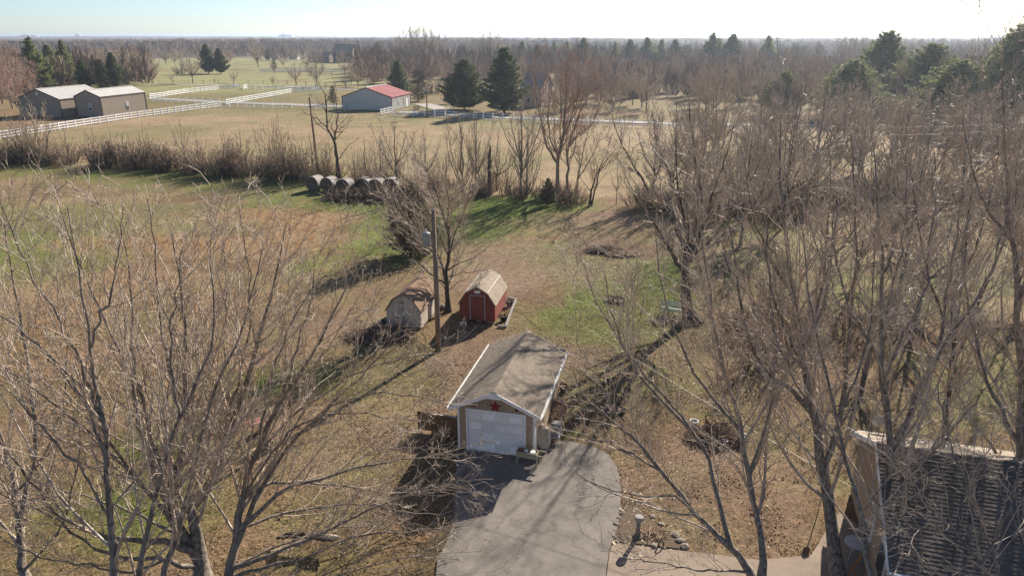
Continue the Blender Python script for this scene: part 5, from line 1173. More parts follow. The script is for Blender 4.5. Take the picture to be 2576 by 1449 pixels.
# ------------------------------------------------------------------ small things round the garage and sheds
def at(u, v, z=0.0): return (*G(u, v, z), z)
def pot(label, u, v, r, h, m, name='plant_pot', z=0.0, cat='plant pot', soil=True):
    x, y = G(u, v, z); o = thing(name, label, cat, (x, y, z))
    MB().lathe([(r * .68, 0), (r * .95, h * .9), (r * 1.04, h * .9), (r * 1.04, h), (r * .9, h), (r * .88, h * .8)], 18).build('pot', m, o, smooth=False)
    if soil: MB().lathe([(r * .88, h * .78), (r * .5, h * .84), (.01, h * .86)], 14).build('soil', M['soil'], o)
    return o
pot('black plastic pot of soil at the front corner of the red shed', 1266, 806, .24, .34, M['black_plastic'])
pot('black pot farther back beside the red shed wall', 1281, 768, .25, .34, M['black_plastic'])
pot('rusty metal pot with a pale rim behind the garage', 1417, 985, .24, .42, M['brown_wood'])
pot('white urn left of the dark planter in the shaded bed', 1745, 1075, .2, .38, M['white'], 'urn', cat='urn')
pot('white urn at the right end of the shaded bed', 1868, 1110, .2, .34, M['white'], 'urn', cat='urn')
pot('small white pot by the dark planter in the shaded bed', 1823, 1118, .14, .24, M['white'])
pot('pale stone urn on the ground in the middle of the shaded bed', 1770, 1088, .17, .3, M['block'], 'urn', cat='urn')
# low timber border beside the red shed
def timber(label, pts, name='timber_edging', w=.14, h=.13, m='grey_wood', cat='edging'):
    P = [Vector(at(u, v)) for u, v in pts]; t = thing(name, label, cat, tuple(P[0]))
    for a, b in zip(P[:-1], P[1:]):
        d = b - a; me = MB().box(0, d.length - .02, -w / 2, w / 2, 0, h).build('timber', M[m], t); me.location = a - P[0]; me.rotation_euler = (0, 0, math.atan2(d.y, d.x))
timber('pale timber edging of the bed along the red shed', [(1252, 822), (1272, 824), (1284, 790), (1298, 756), (1278, 750)])
# rusty tricycle frame by the red shed
tx = at(1272, 785); tr = thing('tricycle', 'small rusty red tricycle leaning by the red shed wall', 'tricycle', tx, math.radians(50))
def ring(R, r, n=16): return [(R * math.cos(2 * math.pi * k / n), 0, R * math.sin(2 * math.pi * k / n)) for k in range(n + 1)]
for (x, y, R) in ((.35, 0, .2), (-.25, -.18, .13), (-.25, .18, .13)):
    w_ = MB().tube(ring(R, .02), .022, 5).build('wheel', M['rust'], tr); w_.location = (x, y, R)
    s_ = MB().tube([(-R, 0, 0), (R, 0, 0)], .008, 4).tube([(0, 0, -R), (0, 0, R)], .008, 4).build('spokes', M['galv'], w_)
MB().tube([(.35, 0, .2), (.28, 0, .55), (.27, 0, .6)], .018, 6).tube([(.3, 0, .42), (-.05, 0, .32), (-.25, 0, .15)], .018, 6).tube([(-.25, -.2, .13), (-.25, .2, .13)], .012, 5).build('frame', M['rust'], tr)
MB().tube([(.27, -.18, .62), (.27, .18, .62)], .015, 6).build('handlebar', M['galv'], tr)
MB().box(-.14, .04, -.08, .08, .34, .38).build('saddle', M['black_plastic'], tr, bevel=.01)
# white step stool in front of the red shed
s = thing('step_stool', 'small white stool standing in the shade before the red shed', 'stool', at(1166, 820), RS)
MB().box(-.2, .2, -.12, .12, .22, .25).build('seat', M['white'], s)
for x in (-.17, .17):
    for y in (-.09, .09): MB().box(x - .02, x + .02, y - .02, y + .02, 0, .22).build('leg', M['white'], s)
# boulders
def rock(label, u, v, r, seed, sq=.6, name='boulder', cat='stone', group=None, z=0):
    o = bpy.data.objects.new(name, rock_mesh(r, seed, sq)); C.objects.link(o); x, y = G(u, v); o.location = (x, y, z + r * sq * .5); o.rotation_euler = (0, 0, seed); return tag(o, label, cat, group)
rock('tan boulder between the beige shed and the bare tree', 1108, 776, .32, 3, .8)
# yellow rope
P = [W(u, v, 1) for u, v in ()]; pts = [Vector(at(u, v, .03)) for u, v in ((1285, 762), (1300, 777), (1318, 785), (1345, 812), (1362, 826))]
o = MB().tube([p - pts[0] for p in pts], .012, 5).build('rope', M['yellow']); o.location = pts[0]; tag(o, 'yellow rope lying on the grass right of the red shed', 'rope')

# oval tub and potting cart at the garage corner
t = thing('oval_tub', 'weathered oval tub leaning on its side against the garage corner', 'tub', gpt(2.05, .55), GR)
n = 24; V = []; Fc = []
def oval(k, s, y):
    a = 2 * math.pi * k / n; return (s * .33 * math.copysign(abs(math.cos(a)) ** .8, math.cos(a)), y, .50 + s * .52 * math.copysign(abs(math.sin(a)) ** .8, math.sin(a)))
for (s, y) in ((1.0, .0), (.93, -.34), (.55, -.36)): V += [oval(k, s, y) for k in range(n)]
for i in range(2): Fc += [(i * n + k, i * n + (k + 1) % n, (i + 1) * n + (k + 1) % n, (i + 1) * n + k) for k in range(n)]
Fc.append(tuple(2 * n + k for k in range(n)))
o = link_mesh('shell', V, Fc, M['tub'], t); o.rotation_euler = (math.radians(-38), 0, math.radians(12)); so2 = o.modifiers.new('s', 'SOLIDIFY'); so2.thickness = .02; o.location = (0, .1, .12)
rim = MB().tube([oval(k, 1.02, 0) for k in range(n)] + [oval(0, 1.02, 0)], .022, 6).build('rim', M['galv'], o)
c = thing('potting_cart', 'pale wooden planter box on legs with two long handles holding jars', 'planter', gpt(1.62, -.52), GR + math.radians(-4))
for nm, bx in (('side_board', (-.52, .42, -.20, -.17, .42, .68)), ('side_board', (-.52, .42, .17, .20, .42, .68)), ('end_board', (-.52, -.49, -.17, .17, .42, .68)), ('end_board', (.39, .42, -.17, .17, .42, .68)), ('floor', (-.49, .39, -.17, .17, .43, .46))):
    MB().box(*bx).build(nm, M['old_wood'] if nm != 'side_board' else mat_cart, c) if False else MB().box(*bx).build(nm, M['pale_board'], c)
for y in (-.22, .22): MB().box(-.05, .78, y - .015, y + .015, .60, .66).build('handle', M['pale_board'], c)
for x, y in ((.44, -.22), (.44, .22), (-.50, .16), (-.50, -.16)): MB().box(x - .025, x + .025, y - .025, y + .025, 0, .66).build('leg', M['pale_board'], c)
CM = Matrix.Translation(gpt(1.62, -.52)) @ Matrix.Rotation(GR + math.radians(-4), 4, 'Z')
for k, (x, lb, m, r) in enumerate(((-.34, 'red lidded jar at the left end of the potting cart', 'brick', .08), (-.12, 'small clear jar in the middle of the potting cart', 'galv', .10), (.20, 'large white lidded pot at the right end of the potting cart', 'white', .13))):
    j = thing('jar', lb, 'jar', tuple(CM @ Vector((x, 0, .46))))
    MB().lathe([(r * .9, 0), (r, .05), (r, .17), (r * .85, .2)], 14).build('jar_body', M[m], j, smooth=True); MB().lathe([(r * .9, .2), (r * .9, .23), (.01, .235)], 14).build('lid', M['white'] if k else M['brick'], j)
# white rack with two grey barrel planters
r_ = thing('planter_rack', 'white wire rack by the garage wall', 'rack', gpt(2.42, 1.7), GR)
for x, y in ((-.22, -.3), (.22, -.3), (-.22, .45), (.22, .45)): MB().box(x - .02, x + .02, y - .02, y + .02, 0, .85 if y > 0 else .62).build('leg', M['white'], r_)
MB().box(-.24, .24, -.32, .10, .30, .33).build('shelf', M['white'], r_); MB().box(-.24, .24, .12, .47, .56, .59).build('shelf', M['white'], r_)
for (y, z, lb) in ((-.12, .33, 'front grey half barrel planter on the white rack'), (.30, .59, 'rear grey half barrel planter on the white rack')):
    j = thing('barrel_planter', lb, 'planter', gpt(2.42, 1.7 + y, z), GR)
    prof = [(.19 * math.cos(math.pi * (1 + k / 8)), .22 + .19 * math.sin(math.pi * (1 + k / 8))) for k in range(9)]
    b = MB(); b.V = []; V = []
    b.add([(-.24, y_, z_) for y_, z_ in prof] + [(.24, y_, z_) for y_, z_ in prof], [tuple(range(9))[::-1], tuple(range(9, 18))] + [(k, k + 1, k + 10, k + 9) for k in range(8)])
    b.build('trough', M['block'], j); MB().box(-.225, .225, -.175, .175, .20, .222).build('soil', M['roof_grey'], j)
# wooden fence behind the shade on the left of the garage
f = thing('wood_fence', 'low brown board fence left of the garage front', 'fence', gpt(-1.85, .9), GR + math.radians(-6))
for k in range(14): MB().box(-.17 * (k + 1), -.17 * k - .015, -.012, .012 + .004 * (k % 3), .04, 1.0 + .03 * math.sin(k * 2.1)).build('board', M['brown_wood'], f)
for z in (.3, .8): MB().box(-2.4, 0, .02, .07, z, z + .09).build('rail', M['brown_wood'], f)
sl2 = MB().box(-2.2, 0, 0, .55, 0, .14).build('slab', M['block']); sl2.location = gpt(-2.1, 2.0); sl2.rotation_euler = (0, 0, GR); tag(sl2, 'pale flat slab on the lawn behind the brown fence', 'slab')
pot('dark reddish pot at the left corner of the garage', 1140, 1105, .16, .24, M['brick'])

# flower bed: stones, pedestal
sp = [(1564, 1290, .2), (1557, 1304, .15), (1552, 1320, .17), (1548, 1335, .12), (1545, 1350, .15), (1552, 1364, .13), (1572, 1366, .14), (1597, 1366, .18), (1620, 1368, .14), (1645, 1374, .2), (1668, 1378, .15), (1640, 1300, .2), (1662, 1320, .18), (1682, 1340, .17), (1700, 1348, .22), (1712, 1362, .24), (1722, 1376, .22), (1600, 1284, .15)]
for k, (u, v, r) in enumerate(sp): rock('border stone edging the flower bed beside the driveway', u, v, r * .75, 20 + k, .5, 'border_stone', 'stone', 'border stones round the flower bed')
for k in range(22):
    u, v = random.uniform(1575, 1640), random.uniform(1325, 1362)
    rock('small pale pebble rock in the flower bed', u, v, random.uniform(.04, .08), 60 + k, .6, 'pebble', 'stone', 'small rocks in the flower bed')
p = thing('pedestal', 'stone garden pedestal with a round cap in the flower bed', 'pedestal', at(1604, 1352))
MB().lathe([(.20, 0), (.20, .08), (.13, .14), (.10, .2)], 16).build('base', M['stone'], p)
MB().lathe([(.10, .2), (.075, .45), (.09, .75)], 14).build('column', M['stone'], p, smooth=True)
MB().lathe([(.09, .75), (.15, .8), (.17, .86), (.17, .94), (.14, .97), (.01, .98)], 18).build('cap', M['block'], p)
o = MB().tube([(0, 0, 0), (.02, 0, .22), (.1, 0, .3), (.2, 0, .22), (.2, 0, 0)], .03, 6).build('arch_ornament', M['trim_brown']); o.location = at(1655, 1376); tag(o, 'small dark arched ornament at the path edge of the flower bed', 'ornament')

# fire pit ring, log pile, burn pile
fx = Vector(at(1548, 756)); fp = thing('fire_pit', 'ring of stones filled with ash on the green lawn', 'fire pit', tuple(fx))
for k in range(11):
    a = 2 * math.pi * k / 11; o = bpy.data.objects.new('stone', rock_mesh(.13, 120 + k, .65)); C.objects.link(o); o.parent = fp; o.location = (math.cos(a) * .68, math.sin(a) * .68, .1); o.rotation_euler = (0, 0, k)
MB().lathe([(.66, .02), (.4, .1), (.01, .06)], 16).build('ash', M['ash'], fp)
for k in range(7): 
    a = random.uniform(0, 3.14); MB().tube([(-.5 * math.cos(a), -.5 * math.sin(a), .1 + .03 * k), (.45 * math.cos(a), .45 * math.sin(a), .14 + .03 * k)], .03, 5).build('charred_stick', M['bark_dark'], fp)
fx = Vector(at(1542, 1032)); fp = thing('fire_pit', 'second small fire pit of brown rocks and twigs right of the garage', 'fire pit', tuple(fx))
for k in range(9):
    a = 2 * math.pi * k / 9; o = bpy.data.objects.new('stone', rock_mesh(.11, 140 + k, .6)); C.objects.link(o); o.parent = fp; o.location = (math.cos(a) * .6, math.sin(a) * .45, .07); o.rotation_euler = (0, 0, k)
MB().lathe([(.5, .02), (.3, .16), (.01, .2)], 14).build('twig_heap', M['ash'], fp)
def brush_pile(label, u, v, rx, ry, n, m, hh=.5, name='brush_pile', Lm=1.2, rr=.018):
    x, y = G(u, v); g = np.random.default_rng(int(u)); t = thing(name, label, 'brush pile', (x, y, 0)); K = 4
    q = np.sqrt(g.random(n)); a = g.uniform(0, 6.28, n); c = np.stack([rx * q * np.cos(a), ry * q * np.sin(a), hh * (1 - q) * g.random(n) + .06], 1)
    d = nrm(g.normal(size=(n, 3)) * np.array([1, 1, .35])) * (Lm * g.uniform(.3, 1, (n, 1)) / 2)
    tt = np.linspace(-1, 1, K)[None, :, None]; P = c[:, None] + d[:, None] * tt + g.normal(size=(n, K, 3)) * .05; P[..., 2] = np.maximum(P[..., 2], .03)
    R = rr * g.uniform(.4, 1.4, (n, 1)) * np.ones((1, K)); v_, q_ = tubes_arrays(P, R, 4); o = np_mesh('branches', v_, q_, M[m], t); o['kind'] = 'stuff'; return t
brush_pile('low burnt brush pile of dark and tan debris on the lawn', 1520, 632, 1.6, .7, 420, 'twig_dark', .35, rr=.02)
brush_pile('tan scattered debris beside the burnt brush pile', 1565, 640, 1.5, .8, 260, 'twig_tan', .18, rr=.02)
brush_pile('grey brush pile of cut branches in front of the hay bales', 955, 498, 6.5, 2.8, 900, 'twig_dark', 1.5, Lm=3.6, rr=.035)
brush_pile('dark heap of branches in the shade left of the beige shed', 960, 845, 2.0, 1.2, 420, 'twig_dark', .6, Lm=1.8, rr=.022)
brush_pile('tangle of dry stems behind the right garage wall', 1398, 1030, .5, 1.0, 300, 'twig_red', .5, Lm=.8, rr=.01)
brush_pile('low dark brush and stems in the shaded bed by the urns', 1800, 1100, 1.3, .7, 420, 'twig_dark', .8, Lm=1.0, rr=.014)
brush_pile('dark brush at the foot of the big oak like tree', 1700, 808, 1.9, .9, 160, 'twig_grey', .25, Lm=1.2, rr=.014)
brush_pile('pale twigs and leaves heaped in the flower bed', 1640, 1345, .7, .35, 160, 'twig_tan', .15, Lm=.35, rr=.008)
# tyres by the beige shed
for k, (u, v) in enumerate(((962, 812), (950, 820))):
    o = MB().tube([(.24 * math.cos(2 * math.pi * i / 14), .24 * math.sin(2 * math.pi * i / 14), .1) for i in range(15)], .09, 7).build('tyre', M['black_plastic']); o.location = at(u, v, 0.02 + .0 * k); tag(o, ('old tyre close to the left wall of the beige shed', 'old tyre farther left of the beige shed')[k], 'tyre')
# dark planter box and bench in the shaded bed
o = thing('planter_box', 'dark wooden planter with ivy in the shaded bed right of the driveway', 'planter', at(1800, 1078), .1)
MB().box(-.45, .45, -.3, .3, 0, .5).build('box', M['brown_wood'], o); g_ = np.random.default_rng(5)
V = []; 
for k in range(260):
    c_ = Vector((g_.uniform(-.55, .55), g_.uniform(-.4, .4), .45 + g_.random() * .45)); d1 = Vector(g_.normal(size=3)).normalized() * .07; d2 = Vector(g_.normal(size=3)).normalized() * .07; V += [c_, c_ + d1, c_ + d1 + d2]
link_mesh('ivy', V, [(3 * k, 3 * k + 1, 3 * k + 2) for k in range(260)], M['cedar'], o)
# pale green bench and posts
b = thing('garden_bench', 'pale green slatted bench near the big dark tree', 'bench', at(1685, 792), math.radians(-25))
for k in range(4): MB().box(-.7, .7, -.22 + k * .12, -.13 + k * .12, .42, .445).build('seat_slat', M['pale_green'], b)
for k in range(3): MB().box(-.7, .7, .26, .285, .55 + k * .13, .64 + k * .13).build('back_slat', M['pale_green'], b)
for x in (-.66, .66):
    for y, h in ((-.2, .42), (.25, .95)): MB().box(x - .02, x + .02, y - .02, y + .02, 0, h).build('leg', M['pale_green'], b)
p = thing('garden_post', 'thin pale green post with a white top on the green lawn', 'post', at(1616, 782)); MB().tube([(0, 0, 0), (0, 0, 1.25)], .03, 6).build('stake', M['pale_green'], p); MB().lathe([(.03, 1.25), (.07, 1.3), (.05, 1.42), (.01, 1.46)], 8).build('finial', M['white'], p)
p = thing('shepherd_hook', 'rusty hooked plant pole by the second fire pit', 'plant hook', at(1536, 1010)); MB().tube([(0, 0, 0), (0, 0, 1.3), (.06, 0, 1.42), (.16, 0, 1.42), (.2, 0, 1.3)], .014, 6).build('hook', M['trim_brown'], p)
p = thing('garden_post', 'short pale post standing on the lawn behind the planter bed', 'post', at(1612, 800)); MB().tube([(0, 0, 0), (0, 0, .7)], .035, 6).build('stake', M['old_wood'], p)
# faded red ladder lying across the left lawn
l = thing('ladder', 'faded red metal ladder lying on the grass behind the left maples', 'ladder', at(500, 1135), math.radians(38))
for y in (-.2, .2): MB().box(0, 3.0, y - .025, y + .025, .55, .6).build('rail', M['pink'], l)
for k in range(9): MB().box(.2 + k * .32, .24 + k * .32, -.18, .18, .56, .59).build('rung', M['pink'], l)
for x in (.1, 2.9): MB().box(x - .03, x + .03, -.2, .2, 0, .55).build('support', M['pink'], l)
# rotten log
lg = thing('fallen_log', 'rotten broken limb with bare pale wood lying in the left trees', 'log', at(770, 1372), 0)
MB().tube([(-1.1, .1, .25), (-.6, .05, .45), (0, 0, .5), (.5, -.05, .42), (1.0, -.15, .45), (1.25, -.2, .5)], [.05, .13, .15, .12, .13, .03], 9).build('limb', M['bark_dark'], lg)
MB().tube([(.35, -.09, .50), (.7, -.12, .53), (1.1, -.2, .54), (1.4, -.28, .62)], [.05, .09, .10, .02], 8).build('bare_wood', M['tub'], lg)
MB().tube([(.75, -.1, .5), (1.0, .2, .9), (1.3, .5, 1.7)], [.05, .04, .02], 6).build('branch', M['tub'], lg)
# by the house
dsh = thing('satellite_dish', 'grey satellite dish on the rear corner of the house roof', 'satellite dish', hpt(.9, 3.7, 2.95), math.radians(160))
MB().tube([(0, 0, -.1), (0, 0, .35)], .025, 6).build('mast', M['galv'], dsh)
b = MB(); V = []; Fc = []; n = 18
for i, (q, d) in enumerate(((0, 0), (.12, .01), (.24, .05), (.33, .10))):
    for k in range(n): a = 2 * math.pi * k / n; V.append((q * math.cos(a), -d, q * 1.1 * math.sin(a)))
for i in range(3): Fc += [(i * n + k, i * n + (k + 1) % n, (i + 1) * n + (k + 1) % n, (i + 1) * n + k) for k in range(n)]
o = link_mesh('dish', V, Fc, M['dish'], dsh, True); o.location = (0, 0, .5); o.rotation_euler = (math.radians(-25), 0, 0); o.modifiers.new('s', 'SOLIDIFY').thickness = .015
MB().tube([(0, 0, .3), (0, -.4, .4)], .012, 5).build('arm', M['galv'], dsh)
t = thing('garden_table', 'round glass topped patio table beside the house wall', 'table', at(2148, 1405))
MB().lathe([(.38, .70), (.41, .70), (.41, .73), (.38, .73)], 24).build('rim', M['galv'], t); MB().lathe([(.01, .705), (.37, .705), (.37, .715), (.01, .715)], 24).build('table_top', M['glass'], t)
for k in range(4): a = k * math.pi / 2 + .4; MB().tube([(.12 * math.cos(a), .12 * math.sin(a), .7), (.32 * math.cos(a), .32 * math.sin(a), 0)], .018, 6).build('leg', M['galv'], t)
fd = thing('bird_feeder', 'greenish bird feeder with a pale lid on a pole by the thick maple', 'bird feeder', at(2062, 1275))
MB().tube([(0, 0, 0), (0, 0, 1.4)], .02, 6).build('pole', M['galv'], fd); MB().lathe([(.10, 1.4), (.12, 1.42), (.11, 1.8), (.17, 1.82), (.05, 1.93), (.01, 1.95)], 12).build('feeder', M['pale_green'], fd)
o = thing('broom', 'orange handled rake leaning against the house wall', 'rake', hpt(-.25, -2.0, 0)); MB().tube([(-.5, 0, .02), (.12, .05, 1.5)], .022, 6).build('handle', M['orange'], o); MB().box(-.62, -.42, -.2, .2, .0, .05).build('head', M['trim_brown'], o)

# ------------------------------------------------------------------ traced middle-distance trees, shrubs and snags
def put(pr, u, v, vt, h0, label, cat='tree', group=None, wid=1.0, name=None, rz=None):
    x, y = G(u, v); hh = max(.6, height_at(u, vt, y)); s = hh / h0
    return place(pr, (x, y, 0), random.uniform(0, 6.28) if rz is None else rz, (s * wid, s * wid, s), label, cat, group, name)
put(P_multi, 108, 412, 250, 9, 'round reddish bare tree in front of the tan barns', name='bare_tree', wid=1.05)
put(P_round, 85, 405, 262, 10, 'bare tree tucked behind the round reddish one by the tan barns')
put(P_thin, 245, 402, 322, 6, 'slim sapling in front of the white fence in the left hedgerow', wid=1.6)
put(P_thin, 335, 405, 332, 6, 'small sapling right of the slim one in the left hedgerow')
put(P_thin, 372, 412, 305, 6, 'tall thin sapling in the left hedgerow below the barn window')
put(P_round, 425, 415, 345, 10, 'short bushy bare tree in the left hedgerow', wid=.7)
put(P_vase, 468, 418, 300, 11, 'open branched bare tree in the left hedgerow', wid=.7)
put(P_round, 510, 420, 345, 10, 'low bare tree between the open branched one and the dark bush', wid=.7)
put(S_dark, 600, 432, 345, 2.8, 'dense dark round bush in the hedgerow left of the tall stems', 'bush', name='bush', wid=.8)
put(S_tall, 690, 446, 284, 6.5, 'tall clump of upright tan stems in the hedgerow left of centre', 'tree', wid=.9, name='bare_tree')
put(S_tall, 722, 452, 310, 6.5, 'shorter clump of upright stems right of the tall clump', 'tree', wid=.8, name='bare_tree')
put(P_thin, 790, 448, 330, 6, 'thin sapling behind the left hay bale'); put(P_thin, 758, 450, 350, 6, 'thin sapling left of the vine covered pole')
put(P_round, 895, 455, 370, 10, 'low bare tree right of the crooked dark tree', wid=.8)
put(P_thin, 920, 462, 350, 6, 'leaning sapling behind the gap in the hay bales', wid=1.4)
put(P_vase, 1000, 478, 300, 11, 'broad twiggy tree behind the brush pile', wid=1.0)
put(P_multi, 960, 470, 330, 9, 'many stemmed tree left of the broad twiggy one')
put(P_multi, 1165, 480, 262, 9, 'dark many stemmed tree in the hedgerow above the utility pole', wid=.9)
put(P_vase, 1198, 480, 290, 11, 'bare tree close beside the dark many stemmed one', wid=.8)
put(P_vase, 1310, 496, 232, 11, 'tall dark bare tree left of the wide rounded crown', wid=.75)
put(P_multi, 1325, 500, 270, 9, 'cluster of upright stems leaning with the tall dark tree', wid=.7)
put(P_vase, 1075, 490, 330, 11, 'grey bare tree behind the dark cedar', wid=.9)
put(P_round, 1250, 480, 330, 10, 'low branched tree behind the broken snag', wid=.8)
x, y = G(1232, 490); sn = thing('snag', 'broken dead trunk with a splintered top in the hedgerow', 'dead tree', (x, y, 0))
MB().tube([(0, 0, -.1), (.05, 0, 1.5), (-.05, 0, 3.2), (0, 0, 4.4), (.1, 0, 5.4), (.12, 0, 6.0)], [.28, .22, .2, .22, .12, .02], 8).build('trunk', M['bark_dark'], sn)
MB().tube([(0, 0, 3.4), (.35, 0, 4.2), (.42, 0, 4.6)], [.1, .07, .02], 6).build('stub', M['bark_dark'], sn)
put(C_cedarb, 1035, 640, 470, 8, 'brownish cedar tangled with vines and branches behind the utility pole', wid=1.5, name='cedar_tree')
put(P_multi, 1020, 636, 415, 9, 'tangle of tall bare stems wrapped round the brownish cedar', wid=1.1)
put(S_dark, 1062, 640, 520, 2.8, 'dark tangled undergrowth at the foot of the large cedar', 'bush', name='bush')
put(C_cedar, 1378, 516, 450, 8, 'small dark green cedar bush at the hedgerow edge', wid=1.25)
put(S_tan, 1430, 514, 455, 3, 'tan thicket right of the small cedar bush', 'bush', name='bush', wid=1.3)
put(S_red, 1300, 500, 450, 2.6, 'reddish thicket under the tall dark tree', 'bush', name='bush', wid=1.3)
put(P_thin, 1550, 515, 400, 6, 'thin bent sapling at the edge of the brown lawn'); put(P_thin, 1605, 520, 440, 6, 'short straight sapling right of the thin bent one')
for k, (u, v, vt, pr, h0, lb) in enumerate([
    (1640, 510, 290, P_vase, 11, 'bare hedgerow tree behind the big dark tree, leaning left'), (1690, 500, 260, P_far1, 12, 'hedgerow tree with a wide top behind the big dark tree'),
    (1722, 505, 280, P_vase, 11, 'hedgerow tree with a bent trunk behind the big dark tree'), (1757, 515, 262, P_vase, 11, 'straight dark hedgerow tree right of the bent trunk'),
    (1800, 520, 300, P_multi, 9, 'many stemmed hedgerow tree at the end of the brown lawn'), (1860, 560, 300, P_vase, 11, 'bare tree rising at the end of the right hand lawn')]):
    put(pr, u, v, vt, h0, lb, wid=.85)
# understorey of the hedgerows: individual bushes
hg = 'bushes filling the hedgerow across the picture'
protoS = [(S_dark, 2.8), (S_red, 2.6), (S_tan, 3.0), (S_tan, 3.0)]
hl = [(-10, 405), (160, 412), (320, 420), (480, 432), (640, 446), (760, 456)]
def along(pts, n):
    P = [np.array(G(u, v)) for u, v in pts]; s = np.r_[0, np.cumsum([np.hypot(*(b - a)) for a, b in zip(P[:-1], P[1:])])]
    for t in np.linspace(0, s[-1], n):
        i = min(int(np.searchsorted(s, t, 'right') - 1), len(P) - 2); yield P[i] + (P[i + 1] - P[i]) * (t - s[i]) / (s[i + 1] - s[i])
for q in along(hl, 64):
    if fbm(q[0], q[1], 7, 2) < .30: continue
    pr, h0 = random.choice(protoS); s = random.choice([.5, .7, .9, 1.1, 1.3, 1.55]) * random.uniform(.9, 1.1)
    place(pr, (q[0] + random.uniform(-1, 1), q[1] + random.uniform(-1.8, 1.4), 0), random.uniform(0, 6.28), (s * 1.05, s * 1.05, s * .95), 'brown leafless bush in the hedgerow left of the hay bales', 'bush', 'bushes in the left hedgerow', 'bush')
for q in along(hl, 34):
    s = random.uniform(.6, 1.4); place(random.choice([P_thin, S_tall, P_thin]), (q[0] + random.uniform(-1.5, 1.5), q[1] + random.uniform(-1, 2), 0), random.uniform(0, 6.28), (s, s, s * random.uniform(.7, 1.0) * .85), 'thin bare sapling rising out of the left hedgerow', 'sapling', 'saplings in the left hedgerow', 'sapling')
for q in along([(770, 452), (900, 462), (1050, 485), (1180, 492), (1300, 508), (1440, 520), (1470, 510)], 34):
    pr, h0 = random.choice(protoS + [(S_tan, 3), (S_red, 2.6)]); s = random.uniform(.4, .95)
    place(pr, (q[0] + random.uniform(-1, 1), q[1] + random.uniform(.5, 4), 0), random.uniform(0, 6.28), (s * 1.2, s * 1.2, s), 'low leafless bush in the hedgerow between the bales and the leaning tree', 'bush', 'bushes in the middle hedgerow', 'bush')
for q in along([(770, 450), (1050, 480), (1300, 500)], 16):
    s = random.uniform(.5, .95); place(random.choice([P_thin, S_tall]), (q[0] + random.uniform(-2, 2), q[1] + random.uniform(0, 4), 0), random.uniform(0, 6.28), (s, s, s), 'thin bare sapling in the hedgerow behind the hay bales and cedar', 'sapling', 'saplings in the middle hedgerow', 'sapling')
for q in along([(1600, 500), (1780, 530), (1900, 540), (2050, 510), (2300, 500), (2600, 500)], 44):
    pr, h0 = random.choice(protoS + [(S_tan, 3)]); s = random.uniform(.6, 1.5)
    place(pr, (q[0] + random.uniform(-1, 1), q[1] + random.uniform(-4, 4), 0), random.uniform(0, 6.28), (s * 1.2, s * 1.2, s), 'leafless bush in the thicket along the right hand field edge', 'bush', 'bushes in the right hand thicket', 'bush')
# woodland trees filling the right-hand side
gt = 'bare trees of the right hand woodlot'
wr = random.Random(12)
spots = []
tries = 0
while len(spots) < 60 and tries < 6000:
    tries += 1
    y = wr.uniform(42, 128); x = wr.uniform(.20 * y + 8, .76 * y + 6)
    u, v = CXP + F * x / (y * CT + H * ST), 0
    if 8 < x < 22 and y < 62: continue
    if x < 26 and y < 60: continue
    if y > 88 and x < .24 * y: continue
    if all((x - a) ** 2 + (y - b) ** 2 > (46 if y < 80 else 26) for a, b in spots): spots.append((x, y))
for x, y in spots:
    pr, h0 = wr.choice([(P_round, 10), (P_vase, 11), (P_round, 10), (P_far2, 12), (P_far3, 9), (P_far1, 12)]); s = wr.uniform(8.0, 12.5) / h0
    place(pr, (x, y, 0), wr.uniform(0, 6.28), (s * .9, s * .9, s), 'bare grey brown tree in the dense woodlot filling the right side', 'tree', gt, 'bare_tree')
# thin understorey right of the big oak-like tree, mid lawn
for x, y in [(20, 36.5), (25, 41), (22, 47), (31, 47), (27, 53), (36, 55)]:
    s = wr.uniform(6.5, 10) / 11; place(wr.choice([P_vase, P_round]), (x, y, 0), wr.uniform(0, 6.28), (s * .85, s * .85, s), 'slender bare tree on the leafy lawn behind the dark shingled house', 'tree', 'slender trees behind the house', 'bare_tree')
for x, y, s in [(14, 37, .9), (16.5, 41, 1.0), (19, 43, .9), (14.5, 42.5, .8), (21, 41, .9), (18, 47, 1)]:
    place(S_red, (x, y, 0), wr.uniform(0, 6.28), (s * 1.2, s * 1.2, s), 'reddish leafless bush in the thicket right of the big dark tree', 'bush', 'reddish bushes in the thicket', 'bush')

